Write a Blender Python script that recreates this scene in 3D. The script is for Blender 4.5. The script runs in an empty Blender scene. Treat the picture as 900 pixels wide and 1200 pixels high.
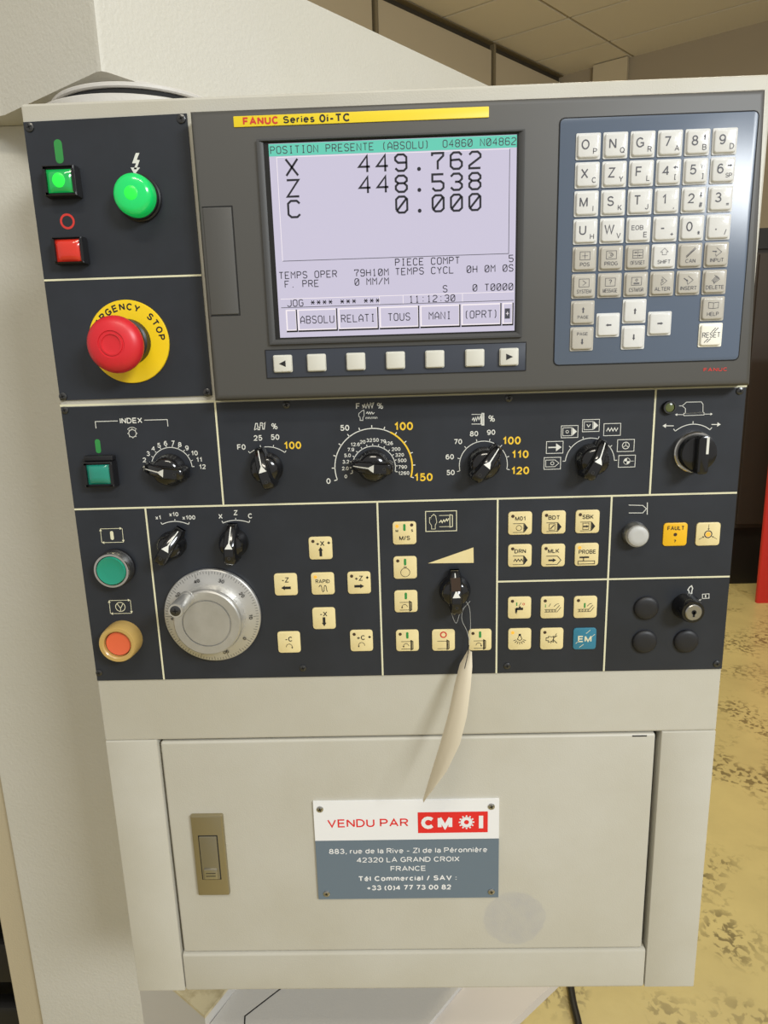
import bpy, bmesh, math, random
from mathutils import Vector, Matrix
random.seed(7)
R = math.radians; PI = math.pi; COS = math.cos; SIN = math.sin
S = bpy.context.scene; COL = S.collection

# ------------------------------------------------------------------ camera, world, lights
Z0 = 1.53                      # height of the panel's own origin (its middle edge) above the floor
FPX = 775.0                    # focal length in pixels of the 900 x 1200 frame
TH = (0.21752, -0.02388, 0.02999, -0.24593, 0.08183, -0.50173)
def _rot(a, b, c):
    return Matrix.Rotation(c, 3, 'Z') @ Matrix.Rotation(a, 3, 'X') @ Matrix.Rotation(b, 3, 'Y')
RC = _rot(*TH[:3]); TC = Vector(TH[3:6])
CAM_P = -(RC.transposed() @ TC)                         # camera in panel axes (u right, v up, w out)
P2W = Matrix(((1, 0, 0), (0, 0, -1), (0, 1, 0)))        # panel axes -> world axes
def W(p): return Vector((p[0], -p[2], p[1] + Z0))
cam = bpy.data.cameras.new('camera'); camo = bpy.data.objects.new('camera', cam); COL.objects.link(camo)
cam.sensor_fit = 'VERTICAL'; cam.sensor_height = 36; cam.lens = FPX / 1200 * 36; cam.clip_start = .01
camo.matrix_world = Matrix.Translation(W(CAM_P)) @ (P2W @ RC.transposed()).to_4x4()
S.camera = camo
S.view_settings.view_transform = 'Standard'; S.view_settings.look = 'None'
S.view_settings.gamma = 1; S.view_settings.use_curve_mapping = False
S.view_settings.exposure = 0.0
wd = bpy.data.worlds.new('hall_light'); S.world = wd; wd.use_nodes = True
bg = wd.node_tree.nodes['Background']; bg.inputs[0].default_value = (1, .975, .93, 1); bg.inputs[1].default_value = .43
def area(name, loc, target, size, power, color):
    l = bpy.data.lights.new(name, 'AREA'); l.shape = 'RECTANGLE'; l.size, l.size_y = size; l.energy = power; l.color = color
    o = bpy.data.objects.new(name, l); COL.objects.link(o); o.location = loc
    o.rotation_euler = (Vector(target) - Vector(loc)).to_track_quat('-Z', 'Y').to_euler(); return o
area('hall_window_light', (2.6, -2.8, 3.3), (.3, 0, 1.4), (1.2, .7), 120, (.93, .97, 1))
area('hall_tube_light', (.2, -1.9, 3.9), (.2, -.3, 1.0), (1.5, .25), 32, (1, .93, .78))
area('hall_roof_light', (1.6, 2.4, 3.7), (1.6, 2.6, 0), (1.2, .5), 72, (1, .90, .68))

# ------------------------------------------------------------------ measuring helpers
def ray(x, y): return RC.transposed() @ Vector(((x - 450) / FPX, -(y - 600) / FPX, -1))
def at(x, y, w=0.0):                                    # point of the panel (height w off its face) seen at a photo pixel
    d = ray(x, y); t = (w - CAM_P.z) / d.z; p = CAM_P + d * t; return (p.x, p.y)
def atz(x, y, z):                                       # world point at height z
    d = ray(x, y); t = (z - Z0 - CAM_P.y) / d.y; return W(CAM_P + d * t)
CR = {'1': (0, 0, 2.8125), '2': (260, 100, 2.3684), '3': (260, 270, 2.3684), '4': (640, 120, 3.4615), '5': (640, 270, 3.4615),
      '6': (20, 300, 3.4615), '7': (60, 460, 3.0), '8': (350, 440, 3.1034), '9': (620, 440, 3.2143), 'a': (80, 590, 3.75),
      'b': (300, 600, 5.0), 'c': (440, 580, 5.456), 'd': (570, 570, 5.219), 'e': (700, 570, 5.2176), 's': (350, 900, 3.3333)}
def q(c, x, y): X, Y, s = CR[c]; return (X + x / s, Y + y / s)
def qa(c, x, y, w=0.0): return at(*q(c, x, y), w)

# ------------------------------------------------------------------ materials
def mat(name, color, rough=.5, metal=0, emit=0, emit_color=None, bump=None, var=None, coat=0, spec=None, alpha=None):
    m = bpy.data.materials.new(name); m.use_nodes = True; nt = m.node_tree; b = nt.nodes['Principled BSDF']
    c = tuple(color) + (1,)
    b.inputs['Base Color'].default_value = c; b.inputs['Roughness'].default_value = rough; b.inputs['Metallic'].default_value = metal
    if spec is not None: b.inputs['Specular IOR Level'].default_value = spec
    if coat: b.inputs['Coat Weight'].default_value = coat; b.inputs['Coat Roughness'].default_value = .08
    if emit: b.inputs['Emission Color'].default_value = tuple(emit_color or color) + (1,); b.inputs['Emission Strength'].default_value = emit
    tc = nt.nodes.new('ShaderNodeTexCoord')
    if bump:
        sc, st, dist = bump
        n = nt.nodes.new('ShaderNodeTexNoise'); n.inputs['Scale'].default_value = sc; n.inputs['Detail'].default_value = 3
        nt.links.new(tc.outputs['Object'], n.inputs['Vector'])
        bp = nt.nodes.new('ShaderNodeBump'); bp.inputs['Strength'].default_value = st; bp.inputs['Distance'].default_value = dist
        nt.links.new(n.outputs['Fac'], bp.inputs['Height']); nt.links.new(bp.outputs['Normal'], b.inputs['Normal'])
    if var:
        sc, c2, lo, hi = var
        n = nt.nodes.new('ShaderNodeTexNoise'); n.inputs['Scale'].default_value = sc; n.inputs['Detail'].default_value = 6; n.inputs['Roughness'].default_value = .62
        nt.links.new(tc.outputs['Object'], n.inputs['Vector'])
        mr = nt.nodes.new('ShaderNodeMapRange'); mr.inputs['From Min'].default_value = lo; mr.inputs['From Max'].default_value = hi
        nt.links.new(n.outputs['Fac'], mr.inputs['Value'])
        mx = nt.nodes.new('ShaderNodeMix'); mx.data_type = 'RGBA'; mx.inputs[6].default_value = c; mx.inputs[7].default_value = tuple(c2) + (1,)
        nt.links.new(mr.outputs['Result'], mx.inputs[0]); nt.links.new(mx.outputs[2], b.inputs['Base Color'])
        m['mix'] = mx.name
    return m
def srgb(r, g, b):
    f = lambda c: (c / 255 / 12.92) if c / 255 <= .04045 else ((c / 255 + .055) / 1.055) ** 2.4
    return (f(r), f(g), f(b))
M = {}
paint = dict(rough=.42, bump=(900, .22, .0006))
M['paint'] = mat('cabinet_paint', (.54, .52, .45), var=(9, (.49, .465, .385), .35, .75), **paint)
M['paint_door'] = mat('door_paint', (.54, .52, .45), var=(9, (.49, .465, .385), .35, .75), **paint)
M['hood'] = mat('machine_paint', (.585, .565, .50), rough=.5, bump=(300, .35, .0012), var=(5, (.55, .53, .45), .3, .8))
M['tan_strip'] = mat('tan_strip', (.44, .375, .25), rough=.45, bump=(500, .25, .001))  # even tan for the chamfer strip, yellower than the broad face beside it
M['base_pink'] = mat('pale_rose_paint', (.60, .555, .51), rough=.5)
M['base'] = mat('base_paint', (.58, .56, .52), rough=.5, bump=(400, .2, .001))
M['dirty'] = mat('oily_paint', (.62, .54, .34), rough=.35, var=(30, (.25, .18, .07), .45, .75))
M['plate'] = mat('charcoal_plate', (.017, .020, .026), rough=.42, bump=(1400, .06, .0003), var=(14, (.023, .027, .036), .4, .7))
M['housing'] = mat('grey_moulding', (.082, .080, .075), rough=.48, bump=(2500, .15, .0002))
M['housing_dark'] = mat('dark_grey_moulding', (.05, .05, .05), rough=.5)
M['strip'] = mat('soft_key_strip', (.045, .052, .07), rough=.3)
M['keypad'] = mat('blue_grey_film', (.105, .135, .19), rough=.26, bump=(40, .05, .001))
M['key_white'] = mat('ivory_key_film', (.72, .72, .70), rough=.16, coat=.4, bump=(160, .25, .0012))
M['key_grey'] = mat('grey_key_film', (.50, .475, .42), rough=.2, coat=.3, bump=(160, .2, .001))
M['key_reset'] = mat('reset_key_film', (.92, .90, .80), rough=.25)
M['soft'] = mat('soft_key_plastic', (.66, .65, .58), rough=.35)
M['ink'] = mat('dark_ink', (.012, .012, .014), rough=.5)
M['ink_grey'] = mat('grey_ink', (.07, .07, .085), rough=.5)
M['white'] = mat('white_print', (.72, .72, .66), rough=.5)
M['line'] = mat('cream_print', (.72, .69, .48), rough=.5)
M['yellow'] = mat('yellow_print', (.86, .56, .035), rough=.5)
M['yellow_label'] = mat('yellow_label', (.84, .64, .02), rough=.4)
M['green'] = mat('green_print', (.03, .26, .055), rough=.5)
M['red'] = mat('red_print', (.60, .035, .025), rough=.5)
M['logo_red'] = mat('red_logo_print', (.75, .02, .02), rough=.4)
M['cap_white'] = mat('white_button_cap', (.50, .50, .48), rough=.45)
M['sign_white'] = mat('white_sign', (.82, .82, .82), rough=.3)
M['sign_grey'] = mat('grey_sign', (.135, .18, .225), rough=.35)
M['amber_key'] = mat('cream_key_film', (.80, .68, .36), rough=.36, var=(60, (.74, .60, .29), .4, .75))
M['fault'] = mat('yellow_key_film', (.85, .48, .015), rough=.35)
M['blue_key'] = mat('blue_key_film', (.035, .20, .30), rough=.35)
M['led_off'] = mat('led_unlit', (.06, .035, .02), rough=.3)
M['led_on'] = mat('led_lit', (.9, .35, .04), rough=.3, emit=.6)
M['black'] = mat('black_bakelite', (.006, .006, .007), rough=.16, coat=.5)
M['black_matt'] = mat('black_plastic', (.010, .010, .012), rough=.42)
M['plug'] = mat('plug_plastic', (.012, .012, .014), rough=.5)
M['chrome'] = mat('chrome', (.72, .70, .66), rough=.16, metal=1)
M['screw'] = mat('dark_screw', (.10, .10, .10), rough=.3, metal=.9)
M['steel'] = mat('steel_screw', (.5, .49, .46), rough=.3, metal=1)
M['alu'] = mat('brushed_aluminium', (.66, .65, .62), rough=.36, metal=.75, bump=(700, .05, .0002))
M['alu_hub'] = mat('satin_aluminium', (.60, .59, .56), rough=.42, metal=.75, var=(50, (.50, .49, .45), .35, .75))
M['lamp_green'] = mat('lit_green_lens', (.01, .50, .12), rough=.18, emit=.28, emit_color=(.0, .85, .14), coat=.5)
M['lamp_core'] = mat('lit_green_core', (.02, .6, .06), rough=.3, emit=.55, emit_color=(.02, .95, .06))
M['lens_red'] = mat('red_lens', (.60, .03, .015), rough=.15, emit=.12, coat=.6)
M['lens_teal'] = mat('unlit_green_lens', (.015, .24, .17), rough=.18, coat=.6)
M['lens_green'] = mat('green_button_lens', (.01, .27, .17), rough=.2, coat=.5)
M['lens_orange'] = mat('orange_button_lens', (.72, .13, .05), rough=.3, coat=.3)
M['guard'] = mat('yellowed_guard', (.50, .33, .10), rough=.35, coat=.3)
M['estop_red'] = mat('red_mushroom', (.66, .02, .03), rough=.38, var=(60, (.52, .025, .03), .5, .8))
M['estop_yellow'] = mat('emergency_yellow', (.90, .62, .01), rough=.42)
M['brass'] = mat('champagne_latch', (.36, .31, .19), rough=.34, metal=.75, bump=(900, .05, .0002))
M['brass2'] = mat('champagne_paddle', (.30, .27, .19), rough=.38, metal=.7)
M['gap'] = mat('dark_gap', (.008, .008, .008), rough=.8)
M['paper'] = mat('tag_card', (.74, .66, .50), rough=.8)
M['string'] = mat('string', (.42, .42, .40), rough=.8)
M['rubber'] = mat('black_cable', (.01, .01, .01), rough=.45)
M['lcd'] = mat('lit_screen', (.12, .12, .15), rough=.16, emit=.93, emit_color=srgb(190, 183, 203), coat=.2)
M['lcd_teal'] = mat('screen_header_teal', (.04, .16, .14), rough=.16, emit=.85, emit_color=srgb(95, 190, 165))
M['lcd_light'] = mat('screen_button_light', (.2, .2, .2), rough=.16, emit=.95, emit_color=srgb(225, 215, 222))
M['lcd_shade'] = mat('screen_button_shade', (.01, .01, .01), rough=.2)
M['lcd_ink'] = mat('screen_ink', (.022, .022, .03), rough=.25)
M['lcd_ink2'] = mat('screen_ink_soft', (.06, .06, .08), rough=.3)
M['partition'] = mat('partition_board', (.55, .47, .33), rough=.7)
M['frame_dark'] = mat('partition_frame', (.06, .05, .035), rough=.5)
M['rail'] = mat('partition_rail', (.22, .18, .11), rough=.5)
M['tile'] = mat('ceiling_tile_board', (.80, .75, .64), rough=.9, bump=(60, .2, .004))
M['grid'] = mat('ceiling_grid', (.42, .37, .28), rough=.6)
M['wall'] = mat('brown_wall', (.36, .30, .21), rough=.8)
M['column'] = mat('column_plaster', (.55, .47, .32), rough=.8)
M['dark_metal'] = mat('dark_brown_steel', (.035, .026, .020), rough=.5)
M['black_metal'] = mat('black_steel', (.008, .007, .006), rough=.5)
M['red_metal'] = mat('red_enamel', (.55, .02, .015), rough=.35)
def stain_circle(m, cx, cz, r, col, origin=(0, 0, 0)):     # round mark left on the paint by a removed sticker
    nt = m.node_tree; b = nt.nodes['Principled BSDF']; old = b.inputs['Base Color'].links[0].from_socket
    tc = nt.nodes.new('ShaderNodeTexCoord'); sp = nt.nodes.new('ShaderNodeSeparateXYZ'); nt.links.new(tc.outputs['Object'], sp.inputs[0])
    def mth(op, a, bb):
        n = nt.nodes.new('ShaderNodeMath'); n.operation = op
        for i, s in enumerate((a, bb)):
            if isinstance(s, (int, float)): n.inputs[i].default_value = s
            else: nt.links.new(s, n.inputs[i])
        return n.outputs[0]
    dx = mth('SUBTRACT', sp.outputs['X'], cx); dz = mth('SUBTRACT', sp.outputs['Z'], cz)
    d = mth('SQRT', mth('ADD', mth('MULTIPLY', dx, dx), mth('MULTIPLY', dz, dz)), 0)
    n = nt.nodes.new('ShaderNodeTexNoise'); n.inputs['Scale'].default_value = 90; nt.links.new(tc.outputs['Object'], n.inputs['Vector'])
    d = mth('ADD', d, mth('MULTIPLY', mth('SUBTRACT', n.outputs['Fac'], .5), .006))
    mr = nt.nodes.new('ShaderNodeMapRange'); mr.inputs['From Min'].default_value = r; mr.inputs['From Max'].default_value = r - .002
    nt.links.new(d, mr.inputs['Value'])
    f = mth('MULTIPLY', mr.outputs['Result'], mth('ADD', n.outputs['Fac'], .1))
    mx = nt.nodes.new('ShaderNodeMix'); mx.data_type = 'RGBA'; nt.links.new(f, mx.inputs[0]); nt.links.new(old, mx.inputs[6]); mx.inputs[7].default_value = tuple(col) + (1,)
    nt.links.new(mx.outputs[2], b.inputs['Base Color'])
# the floor: yellow painted concrete with dark scuffs
def floor_mat():
    m = mat('yellow_floor_paint', (.57, .47, .20), rough=.32, var=(2.2, (.46, .375, .16), .35, .7), bump=(30, .15, .003))
    nt = m.node_tree; b = nt.nodes['Principled BSDF']; old = b.inputs['Base Color'].links[0].from_socket
    tc = nt.nodes.new('ShaderNodeTexCoord')
    def noise(s, d=8, dist=0):
        n = nt.nodes.new('ShaderNodeTexNoise'); n.inputs['Scale'].default_value = s; n.inputs['Detail'].default_value = d; n.inputs['Distortion'].default_value = dist
        nt.links.new(tc.outputs['Object'], n.inputs['Vector']); return n.outputs['Fac']
    def rng(s, a, c):
        r = nt.nodes.new('ShaderNodeMapRange'); r.inputs['From Min'].default_value = a; r.inputs['From Max'].default_value = c; nt.links.new(s, r.inputs['Value']); return r.outputs['Result']
    mu = nt.nodes.new('ShaderNodeMath'); mu.operation = 'MULTIPLY'
    nt.links.new(rng(noise(3.2, 5, .3), .48, .62), mu.inputs[0]); nt.links.new(rng(noise(42, 10, .5), .50, .57), mu.inputs[1])
    mu2 = nt.nodes.new('ShaderNodeMath'); mu2.operation = 'MULTIPLY'; mu2.inputs[1].default_value = .75; nt.links.new(mu.outputs[0], mu2.inputs[0])
    mx = nt.nodes.new('ShaderNodeMix'); mx.data_type = 'RGBA'; nt.links.new(mu2.outputs[0], mx.inputs[0]); nt.links.new(old, mx.inputs[6]); mx.inputs[7].default_value = (.10, .075, .03, 1)
    nt.links.new(mx.outputs[2], b.inputs['Base Color']); return m
M['floor'] = floor_mat()

# ------------------------------------------------------------------ mesh builder
# a plain grotesque alphabet drawn as strokes: width, then strokes made of points (x, y) and arcs (centre x, y, radius x, y, from, to in degrees); capitals are 1 high
O_ = [(.36, .5, .36, .5, 90, 450)]
ALPHA = {
 '0': (.56, [[(.28, .5, .28, .5, 90, 450)]]), '1': (.40, [[(.06, .72), (.30, 1), (.30, 0)]]), '2': (.56, [[(.28, .71, .27, .29, 170, -38), (0, 0), (.56, 0)]]),
 '3': (.56, [[(.27, .76, .24, .24, 160, -90), (.27, .26, .29, .26, 90, -160)]]), '4': (.58, [[(.44, 0), (.44, 1)], [(.46, 1), (0, .28), (.60, .28)]]),
 '5': (.56, [[(.52, 1), (.11, 1), (.04, .50), (.27, .32, .29, .32, 130, -155)]]), '6': (.56, [[(.28, .32, .28, .32, 90, 450)], [(.30, .50, .30, .50, 50, 190)]]),
 '7': (.54, [[(0, 1), (.54, 1), (.18, 0)]]), '8': (.56, [[(.28, .76, .23, .24, 90, 450)], [(.28, .26, .28, .26, 90, 450)]]),
 '9': (.56, [[(.28, .68, .28, .32, 90, 450)], [(.26, .50, .30, .50, 10, -130)]]),
 'A': (.72, [[(0, 0), (.36, 1), (.72, 0)], [(.12, .32), (.60, .32)]]), 'B': (.62, [[(0, 0), (0, 1), (.34, 1), (.36, .76, .22, .24, 90, -90), (0, .52)], [(.36, .52), (.38, .26, .24, .26, 90, -90), (0, 0)]]),
 'C': (.68, [[(.36, .5, .36, .5, 42, 318)]]), 'D': (.66, [[(0, 0), (0, 1), (.26, 1), (.28, .5, .38, .5, 90, -90), (0, 0)]]),
 'E': (.56, [[(.56, 1), (0, 1), (0, 0), (.57, 0)], [(0, .52), (.52, .52)]]), 'F': (.52, [[(.54, 1), (0, 1), (0, 0)], [(0, .50), (.48, .50)]]),
 'G': (.72, [[(.36, .5, .36, .5, 42, 310), (.70, .16), (.70, .45), (.40, .45)]]), 'H': (.62, [[(0, 0), (0, 1)], [(.62, 0), (.62, 1)], [(0, .52), (.62, .52)]]),
 'I': (.0, [[(0, 0), (0, 1)]]), 'J': (.46, [[(.46, 1), (.46, .26), (.23, .24, .23, .24, 0, -180)]]), 'K': (.62, [[(0, 0), (0, 1)], [(.60, 1), (0, .36)], [(.20, .56), (.62, 0)]]),
 'L': (.50, [[(0, 1), (0, 0), (.50, 0)]]), 'M': (.74, [[(0, 0), (0, 1)], [(0, 1), (.37, .04), (.74, 1)], [(.74, 1), (.74, 0)]]), 'N': (.62, [[(0, 0), (0, 1)], [(0, 1), (.62, 0)], [(.62, 0), (.62, 1)]]),
 'O': (.72, [O_]), 'P': (.60, [[(0, 0), (0, 1), (.34, 1), (.35, .73, .25, .27, 90, -90), (0, .46)]]), 'Q': (.72, [O_, [(.44, .24), (.72, -.03)]]),
 'R': (.62, [[(0, 0), (0, 1), (.36, 1), (.37, .75, .24, .25, 90, -90), (0, .50)], [(.34, .50), (.62, 0)]]),
 'S': (.60, [[(.31, .75, .27, .25, 22, 262), (.31, .26, .30, .26, 84, -162)]]), 'T': (.62, [[(0, 1), (.62, 1)], [(.31, 1), (.31, 0)]]),
 'U': (.62, [[(0, 1), (0, .32), (.31, .30, .31, .30, 180, 360), (.62, 1)]]), 'V': (.68, [[(0, 1), (.34, 0), (.68, 1)]]),
 'W': (.96, [[(0, 1), (.24, 0), (.48, .96), (.72, 0), (.96, 1)]]), 'X': (.64, [[(0, 0), (.64, 1)], [(0, 1), (.64, 0)]]), 'Y': (.66, [[(0, 1), (.33, .44), (.66, 1)], [(.33, .44), (.33, 0)]]),
 'Z': (.60, [[(0, 1), (.60, 1), (0, 0), (.62, 0)]]),
 'a': (.46, [[(.24, .50, .20, .22, 160, 0), (.44, .10), (.50, 0)], [(.22, .20, .22, .20, 60, 400)]]), 'c': (.46, [[(.25, .36, .25, .36, 48, 312)]]),
 'd': (.50, [[(.25, .36, .25, .36, 90, 450)], [(.50, 0), (.50, 1)]]), 'e': (.50, [[(0, .38), (.50, .38), (.25, .36, .25, .36, 4, 318)]]),
 'i': (.0, [[(0, 0), (0, .72)], [(0, .88), (0, 1)]]), 'l': (.0, [[(0, 0), (0, 1)]]), 'm': (.76, [[(0, 0), (0, .72)], [(.19, .50, .19, .22, 180, 0), (.38, 0)], [(.57, .50, .19, .22, 180, 0), (.76, 0)]]),
 'n': (.44, [[(0, 0), (0, .72)], [(.22, .48, .22, .24, 180, 0), (.44, 0)]]), 'o': (.50, [[(.25, .36, .25, .36, 90, 450)]]), 'r': (.26, [[(0, 0), (0, .72)], [(.26, .44, .26, .27, 180, 90)]]),
 's': (.42, [[(.22, .54, .18, .18, 25, 255), (.22, .18, .21, .18, 80, -160)]]), 't': (.26, [[(.12, .95), (.12, .10), (.20, 0), (.28, 0)], [(0, .70), (.27, .70)]]),
 'u': (.44, [[(0, .72), (0, .22), (.22, .22, .22, .22, 180, 360), (.44, .72)], [(.44, .3), (.44, 0)]]), 'v': (.48, [[(0, .72), (.24, 0), (.48, .72)]]), 'x': (.46, [[(0, 0), (.46, .72)], [(0, .72), (.46, 0)]]),
 'é': (.50, [[(0, .38), (.50, .38), (.25, .36, .25, .36, 4, 318)], [(.20, .86), (.34, 1.04)]]), 'è': (.50, [[(0, .38), (.50, .38), (.25, .36, .25, .36, 4, 318)], [(.16, 1.04), (.30, .86)]]),
 ',': (.08, [[(.08, .10), (.08, 0), (0, -.18)]]), '-': (.34, [[(0, .38), (.34, .38)]]), '/': (.30, [[(0, -.05), (.30, 1.05)]]), ':': (.0, [[(0, 0), (0, .13)], [(0, .56), (0, .69)]]),
 '+': (.54, [[(0, .40), (.54, .40)], [(.27, .12), (.27, .68)]]), '(': (.22, [[(.34, .42, .34, .62, 118, 242)]]), ')': (.22, [[(-.12, .42, .34, .62, 62, -62)]]),
 '?': (.50, [[(.25, .76, .24, .24, 165, -60), (.25, .42), (.25, .27)], [(.25, 0), (.25, .13)]]), '#': (.56, [[(.10, 0), (.24, 1)], [(.34, 0), (.48, 1)], [(0, .34), (.54, .34)], [(.04, .66), (.58, .66)]]),
 '=': (.50, [[(0, .30), (.50, .30)], [(0, .56), (.50, .56)]]), '*': (.44, [[(0, .5), (.44, .5)], [(.10, .16), (.34, .84)], [(.10, .84), (.34, .16)]]), '[': (.16, [[(.18, 1), (0, 1), (0, 0), (.18, 0)]]), ']': (.16, [[(0, 1), (.18, 1), (.18, 0), (0, 0)]]),
 '%': (.86, [[(.18, .76, .18, .24, 90, 450)], [(.68, .24, .18, .24, 90, 450)], [(.22, 0), (.64, 1)]]), '.': (.0, [[(0, -.02), (0, .14)]]), ' ': (.10, []),
}
def glyph_strokes(ch):
    wd, st_ = ALPHA[ch]; out = []
    for s_ in st_:
        l = []
        for p in s_:
            if len(p) == 2: l.append(p)
            else:
                cx, cy, rx, ry, a0, a1 = p; n = max(3, int(abs(a1 - a0) / 26))
                l += [(cx + rx * COS(R(a0 + (a1 - a0) * i / n)), cy + ry * SIN(R(a0 + (a1 - a0) * i / n))) for i in range(n + 1)]
        out.append(l)
    return wd, out
class MB:
    def __init__(s, world=False, origin=(0, 0, 0), ang=0, tilt=None):
        s.v = []; s.f = []; s.m = []; s.mats = []; s.world = world; s.o = origin; s.a = ang; s.cur = 0; s.tilt = tilt
    def mat(s, name):
        if name not in s.mats: s.mats.append(name)
        s.cur = s.mats.index(name); return s
    def P(s, p):
        x, y, z = p
        if s.a: x, y = x * COS(s.a) - y * SIN(s.a), x * SIN(s.a) + y * COS(s.a)
        x += s.o[0]; y += s.o[1]; z += s.o[2]
        return Vector((x, y, z)) if s.world else W((x, y, z))
    def add(s, vs, fs):
        n = len(s.v); s.v += [s.P(p) for p in vs]; s.f += [tuple(i + n for i in f) for f in fs]; s.m += [s.cur] * len(fs); return s
    def box(s, x0, x1, y0, y1, z0, z1, bev=0):
        if bev: return s.rect((x0 + x1) / 2, (y0 + y1) / 2, x1 - x0, y1 - y0, bev, z0, z1, bev, seg=1)
        return s.add([(x, y, z) for z in (z0, z1) for y in (y0, y1) for x in (x0, x1)],
                     [(0, 2, 3, 1), (4, 5, 7, 6), (0, 1, 5, 4), (2, 6, 7, 3), (0, 4, 6, 2), (1, 3, 7, 5)])
    def loops(s, L, cap0=True, cap1=True):
        n = len(L[0]); vs = [p for l in L for p in l]; fs = []
        for k in range(len(L) - 1):
            for i in range(n): j = (i + 1) % n; fs.append((k * n + i, k * n + j, (k + 1) * n + j, (k + 1) * n + i))
        if cap0: fs.append(tuple(range(n))[::-1])
        if cap1: fs.append(tuple(range((len(L) - 1) * n, len(L) * n)))
        return s.add(vs, fs)
    def rect(s, cx, cy, w, h, r, z0, z1, bev=0, seg=3, levels=2, cap0=False):   # rounded rectangle prism with a rounded upper edge
        def ring(ins, z):
            rr = max(r - ins, .00005); out = []
            for k, (sx, sy) in enumerate(((1, 1), (-1, 1), (-1, -1), (1, -1))):
                for i in range(seg + 1):
                    a = PI / 2 * (k + i / seg); out.append((cx + sx * (w / 2 - ins - rr) + rr * COS(a), cy + sy * (h / 2 - ins - rr) + rr * SIN(a), z))
            return out
        L = [ring(0, z0), ring(0, z1 - bev)]
        if bev:
            for k in range(1, levels + 1):
                a = PI / 2 * k / levels; L.append(ring(bev * (1 - COS(a)), z1 - bev + bev * SIN(a)))
        return s.loops(L, cap0=cap0)
    def quad(s, pts, z0, z1, bev=0):                    # prism on four corners (listed counter-clockwise), bevelled top
        c = (sum(p[0] for p in pts) / 4, sum(p[1] for p in pts) / 4)
        def ring(ins, z):
            return [(c[0] + (p[0] - c[0]) * (1 - ins / abs(p[0] - c[0])), c[1] + (p[1] - c[1]) * (1 - ins / abs(p[1] - c[1])), z) for p in pts]
        L = [ring(0, z0), ring(0, z1 - bev)]
        for k in (1, 2, 3) if bev else ():
            a = PI / 2 * k / 3; L.append(ring(bev * (1 - COS(a)), z1 - bev + bev * SIN(a)))
        return s.loops(L)
    def prism(s, pts, z0, z1): return s.loops([[(x, y, z0) for x, y in pts], [(x, y, z1) for x, y in pts]])
    def lathe(s, prof, cx=0, cy=0, seg=40, fn=None, cap0=False, cap1=True):
        L = []
        for r, z in prof:
            L.append([(cx + (r * (fn(i) if fn else 1)) * COS(2 * PI * i / seg), cy + (r * (fn(i) if fn else 1)) * SIN(2 * PI * i / seg), z) for i in range(seg)])
        return s.loops(L, cap0, cap1)
    def ring(s, cx, cy, r0, r1, z, seg=32, a0=0, a1=2 * PI, ry=None):
        n = seg; full = abs(a1 - a0 - 2 * PI) < 1e-6; k = (ry or r1) / r1
        vs = []
        for i in range(n + 1):
            a = a0 + (a1 - a0) * i / n; vs += [(cx + r0 * COS(a), cy + k * r0 * SIN(a), z), (cx + r1 * COS(a), cy + k * r1 * SIN(a), z)]
        return s.add(vs, [(2 * i, 2 * i + 1, 2 * i + 3, 2 * i + 2) for i in range(n)])
    def disc(s, cx, cy, r, z, seg=20):
        return s.add([(cx + r * COS(2 * PI * i / seg), cy + r * SIN(2 * PI * i / seg), z) for i in range(seg)], [tuple(range(seg))])
    def poly(s, pts, z): return s.add([(x, y, z) for x, y in pts], [tuple(range(len(pts)))])
    def line(s, pts, wd, z, closed=False):
        pts = [p for i, p in enumerate(pts) if i == 0 or (abs(p[0] - pts[i - 1][0]) + abs(p[1] - pts[i - 1][1])) > 1e-7]
        n = len(pts); vs = []
        if n < 2: return s
        for i in range(n):
            a = pts[(i - 1) % n] if (closed or i) else None; b = pts[(i + 1) % n] if (closed or i < n - 1) else None
            p = Vector(pts[i]); d1 = (p - Vector(a)).normalized() if a else None; d2 = (Vector(b) - p).normalized() if b else None
            if d1 is None: d = d2; k = 1
            elif d2 is None: d = d1; k = 1
            else:
                d = d1 + d2
                if d.length < .3: d = d1; k = 1
                else: d.normalize(); k = min(1 / max(d.dot(d1), .4), 2)
            nn = Vector((-d.y, d.x)) * wd / 2 * k; vs += [(p.x + nn.x, p.y + nn.y, z), (p.x - nn.x, p.y - nn.y, z)]
        fs = [(2 * i, 2 * i + 1, 2 * i + 3, 2 * i + 2) for i in range(n - 1)]
        if closed: fs.append((2 * n - 2, 2 * n - 1, 1, 0))
        return s.add(vs, fs)
    def arrow(s, x0, y0, x1, y1, wd, hd, z):            # solid arrow
        d = Vector((x1 - x0, y1 - y0)); L = d.length; d.normalize(); n = Vector((-d.y, d.x)); e = Vector((x1, y1)) - d * hd
        s.line([(x0, y0), (e.x, e.y)], wd, z)
        return s.poly([(x1, y1), (e.x + n.x * hd * .62, e.y + n.y * hd * .62), (e.x - n.x * hd * .62, e.y - n.y * hd * .62)], z)
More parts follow.
